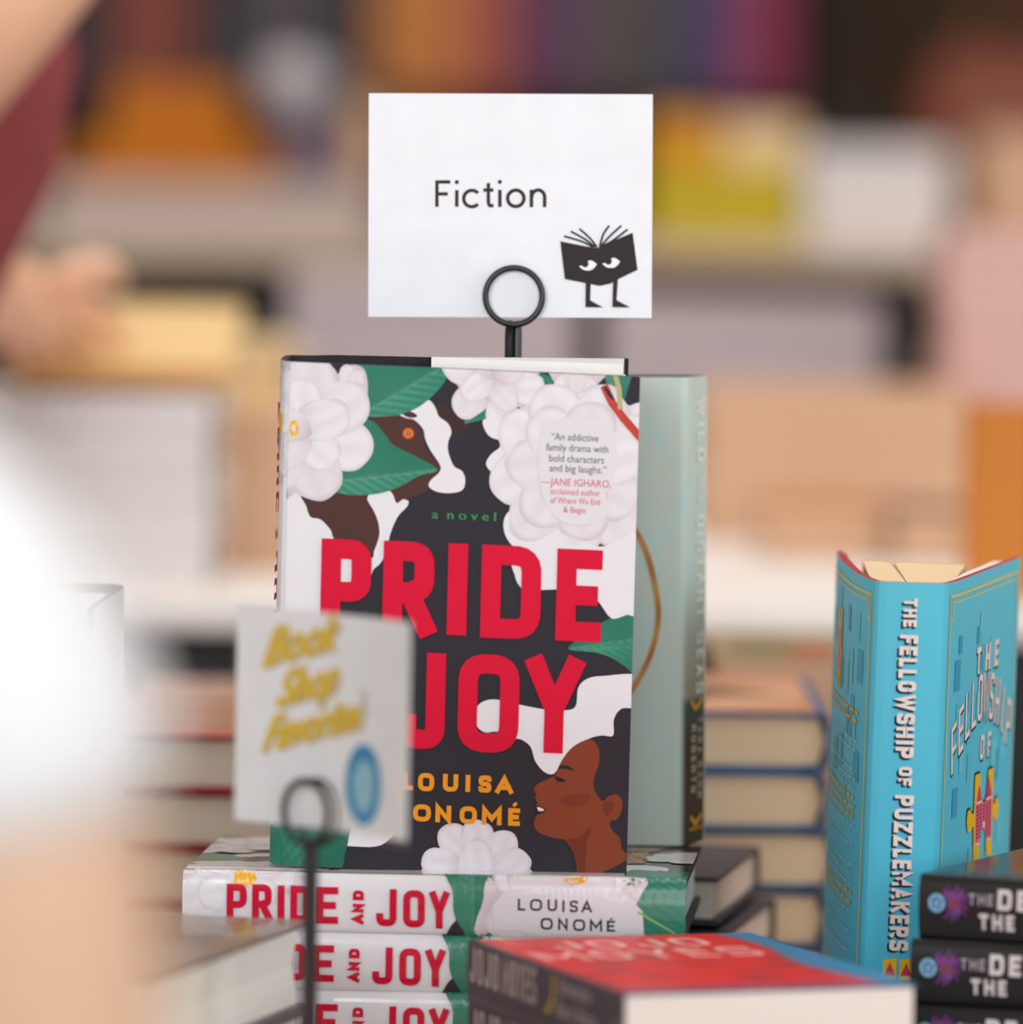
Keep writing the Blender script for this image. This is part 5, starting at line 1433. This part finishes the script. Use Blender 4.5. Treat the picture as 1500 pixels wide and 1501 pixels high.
for s_, x in (('a', -.64), ('b', -.48)):
    bv['h' + s_] = (Vector((x, 3.98, .84)), .093); bv['k' + s_] = (Vector((x, 3.96, .47)), .068); bv['n' + s_] = (Vector((x, 3.99, .12)), .056)
    be += [('p', 'h' + s_), ('h' + s_, 'k' + s_), ('k' + s_, 'n' + s_)]
person('person', 'person in maroon sleeveless top, bare arm reaching to the pale pile at left', (-.56, 3.98, 0), {'v': V, 'edges': E}, (-.43, 4.03, 1.57), M_skin, mat('brown_hair', (84, 58, 44), .6, .4, .3, 200), mat('maroon_top', (150, 72, 74), .8, .2, .08, 40), tv, te, mat('blue_jeans', (70, 84, 112), .8, .2, .15, 90), bv, be)

# ---- foreground: person in white T-shirt bending over the table at the left, arm hanging
V = {'hip': (Vector((-.40, 1.42, .93)), (.13, .10)), 'waist': (Vector((-.39, 1.55, 1.02)), (.12, .095)), 'chest': (Vector((-.37, 1.72, 1.10)), (.135, .10)), 'neck0': (Vector((-.36, 1.88, 1.17)), .055), 'neck': (Vector((-.36, 1.97, 1.21)), .045),
     'sr': (Vector((-.205, 1.84, 1.125)), .050), 'sl': (Vector((-.52, 1.84, 1.12)), .050)}
E = [('hip', 'waist'), ('waist', 'chest'), ('chest', 'neck0'), ('neck0', 'neck'), ('neck0', 'sr'), ('neck0', 'sl')]
V['ur'] = (Vector((-.150, 1.86, 1.03)), .062); V['er'] = (Vector((-.148, 1.88, .86)), .062); V['fr'] = (Vector((-.18, 2.05, .80)), .035); V['wr'] = (Vector((-.20, 2.28, .775)), .026)
E += [('sr', 'ur'), ('ur', 'er'), ('er', 'fr'), ('fr', 'wr')]
hand_nodes(V, E, (-.20, 2.28, .775), 'wr', (-.1, 1, -.02), (-1, 0, 0), (0, 0, 1), .12, .95, 'h')
V['el'] = (Vector((-.60, 1.88, .86)), .041); V['fl'] = (Vector((-.50, 2.12, .80)), .035); V['wl'] = (Vector((-.39, 2.30, .775)), .026)
E += [('sl', 'el'), ('el', 'fl'), ('fl', 'wl')]
hand_nodes(V, E, (-.39, 2.30, .775), 'wl', (.1, 1, -.02), (1, 0, 0), (0, 0, 1), .12, .95, 'g')
for s_, x in (('a', -.48), ('b', -.31)):
    V['h' + s_] = (Vector((x, 1.38, .85)), .088); V['k' + s_] = (Vector((x, 1.42, .47)), .060); V['n' + s_] = (Vector((x, 1.36, .10)), .041); V['t' + s_] = (Vector((x, 1.50, .035)), .035)
    E += [('hip', 'h' + s_), ('h' + s_, 'k' + s_), ('k' + s_, 'n' + s_), ('n' + s_, 't' + s_)]
tv = [((-.40, 1.39, .90), .170, .125), ((-.40, 1.45, .965), .165, .122), ((-.39, 1.54, 1.02), .158, .118), ((-.38, 1.64, 1.07), .162, .120), ((-.37, 1.73, 1.105), .168, .122), ((-.365, 1.80, 1.13), .160, .112), ((-.362, 1.86, 1.150), .125, .090), ((-.36, 1.90, 1.165), .085, .070), ((-.36, 1.925, 1.178), .058, .056)]
te = [({'top': (Vector((-.33, 1.84, 1.130)), .070), 'sr': (Vector((-.222, 1.84, 1.118)), .054), 'sr2': (Vector((-.182, 1.85, 1.080)), .068), 'sr3': (Vector((-.154, 1.86, 1.040)), .070), 'sr4': (Vector((-.152, 1.862, 1.000)), .070)}, [('top', 'sr'), ('sr', 'sr2'), ('sr2', 'sr3'), ('sr3', 'sr4')]),
      ({'top': (Vector((-.39, 1.84, 1.130)), .070), 'sl': (Vector((-.50, 1.84, 1.118)), .056), 'sl2': (Vector((-.545, 1.85, 1.07)), .062), 'sl3': (Vector((-.565, 1.86, 1.01)), .062)}, [('top', 'sl'), ('sl', 'sl2'), ('sl2', 'sl3')])]
bv = {'p': (Vector((-.40, 1.40, .88)), .07)}; be = []
for s_, x in (('a', -.48), ('b', -.31)):
    bv['h' + s_] = (Vector((x, 1.38, .85)), .095); bv['k' + s_] = (Vector((x, 1.42, .47)), .070); bv['n' + s_] = (Vector((x, 1.36, .12)), .058)
    be += [('p', 'h' + s_), ('h' + s_, 'k' + s_), ('k' + s_, 'n' + s_)]
person('person', 'very blurred person in a white T-shirt close at the left edge, bare arm hanging', (-.40, 1.40, 0), {'v': V, 'edges': E}, (-.36, 2.03, 1.34), M_skin2, mat('dark_hair', (50, 40, 36), .6, .4, .3, 200), mat('white_cotton', (250, 250, 250), .8, .2, .01, 60), tv, te, mat('navy_trousers', (50, 56, 74), .8, .2, .15, 90), bv, be)
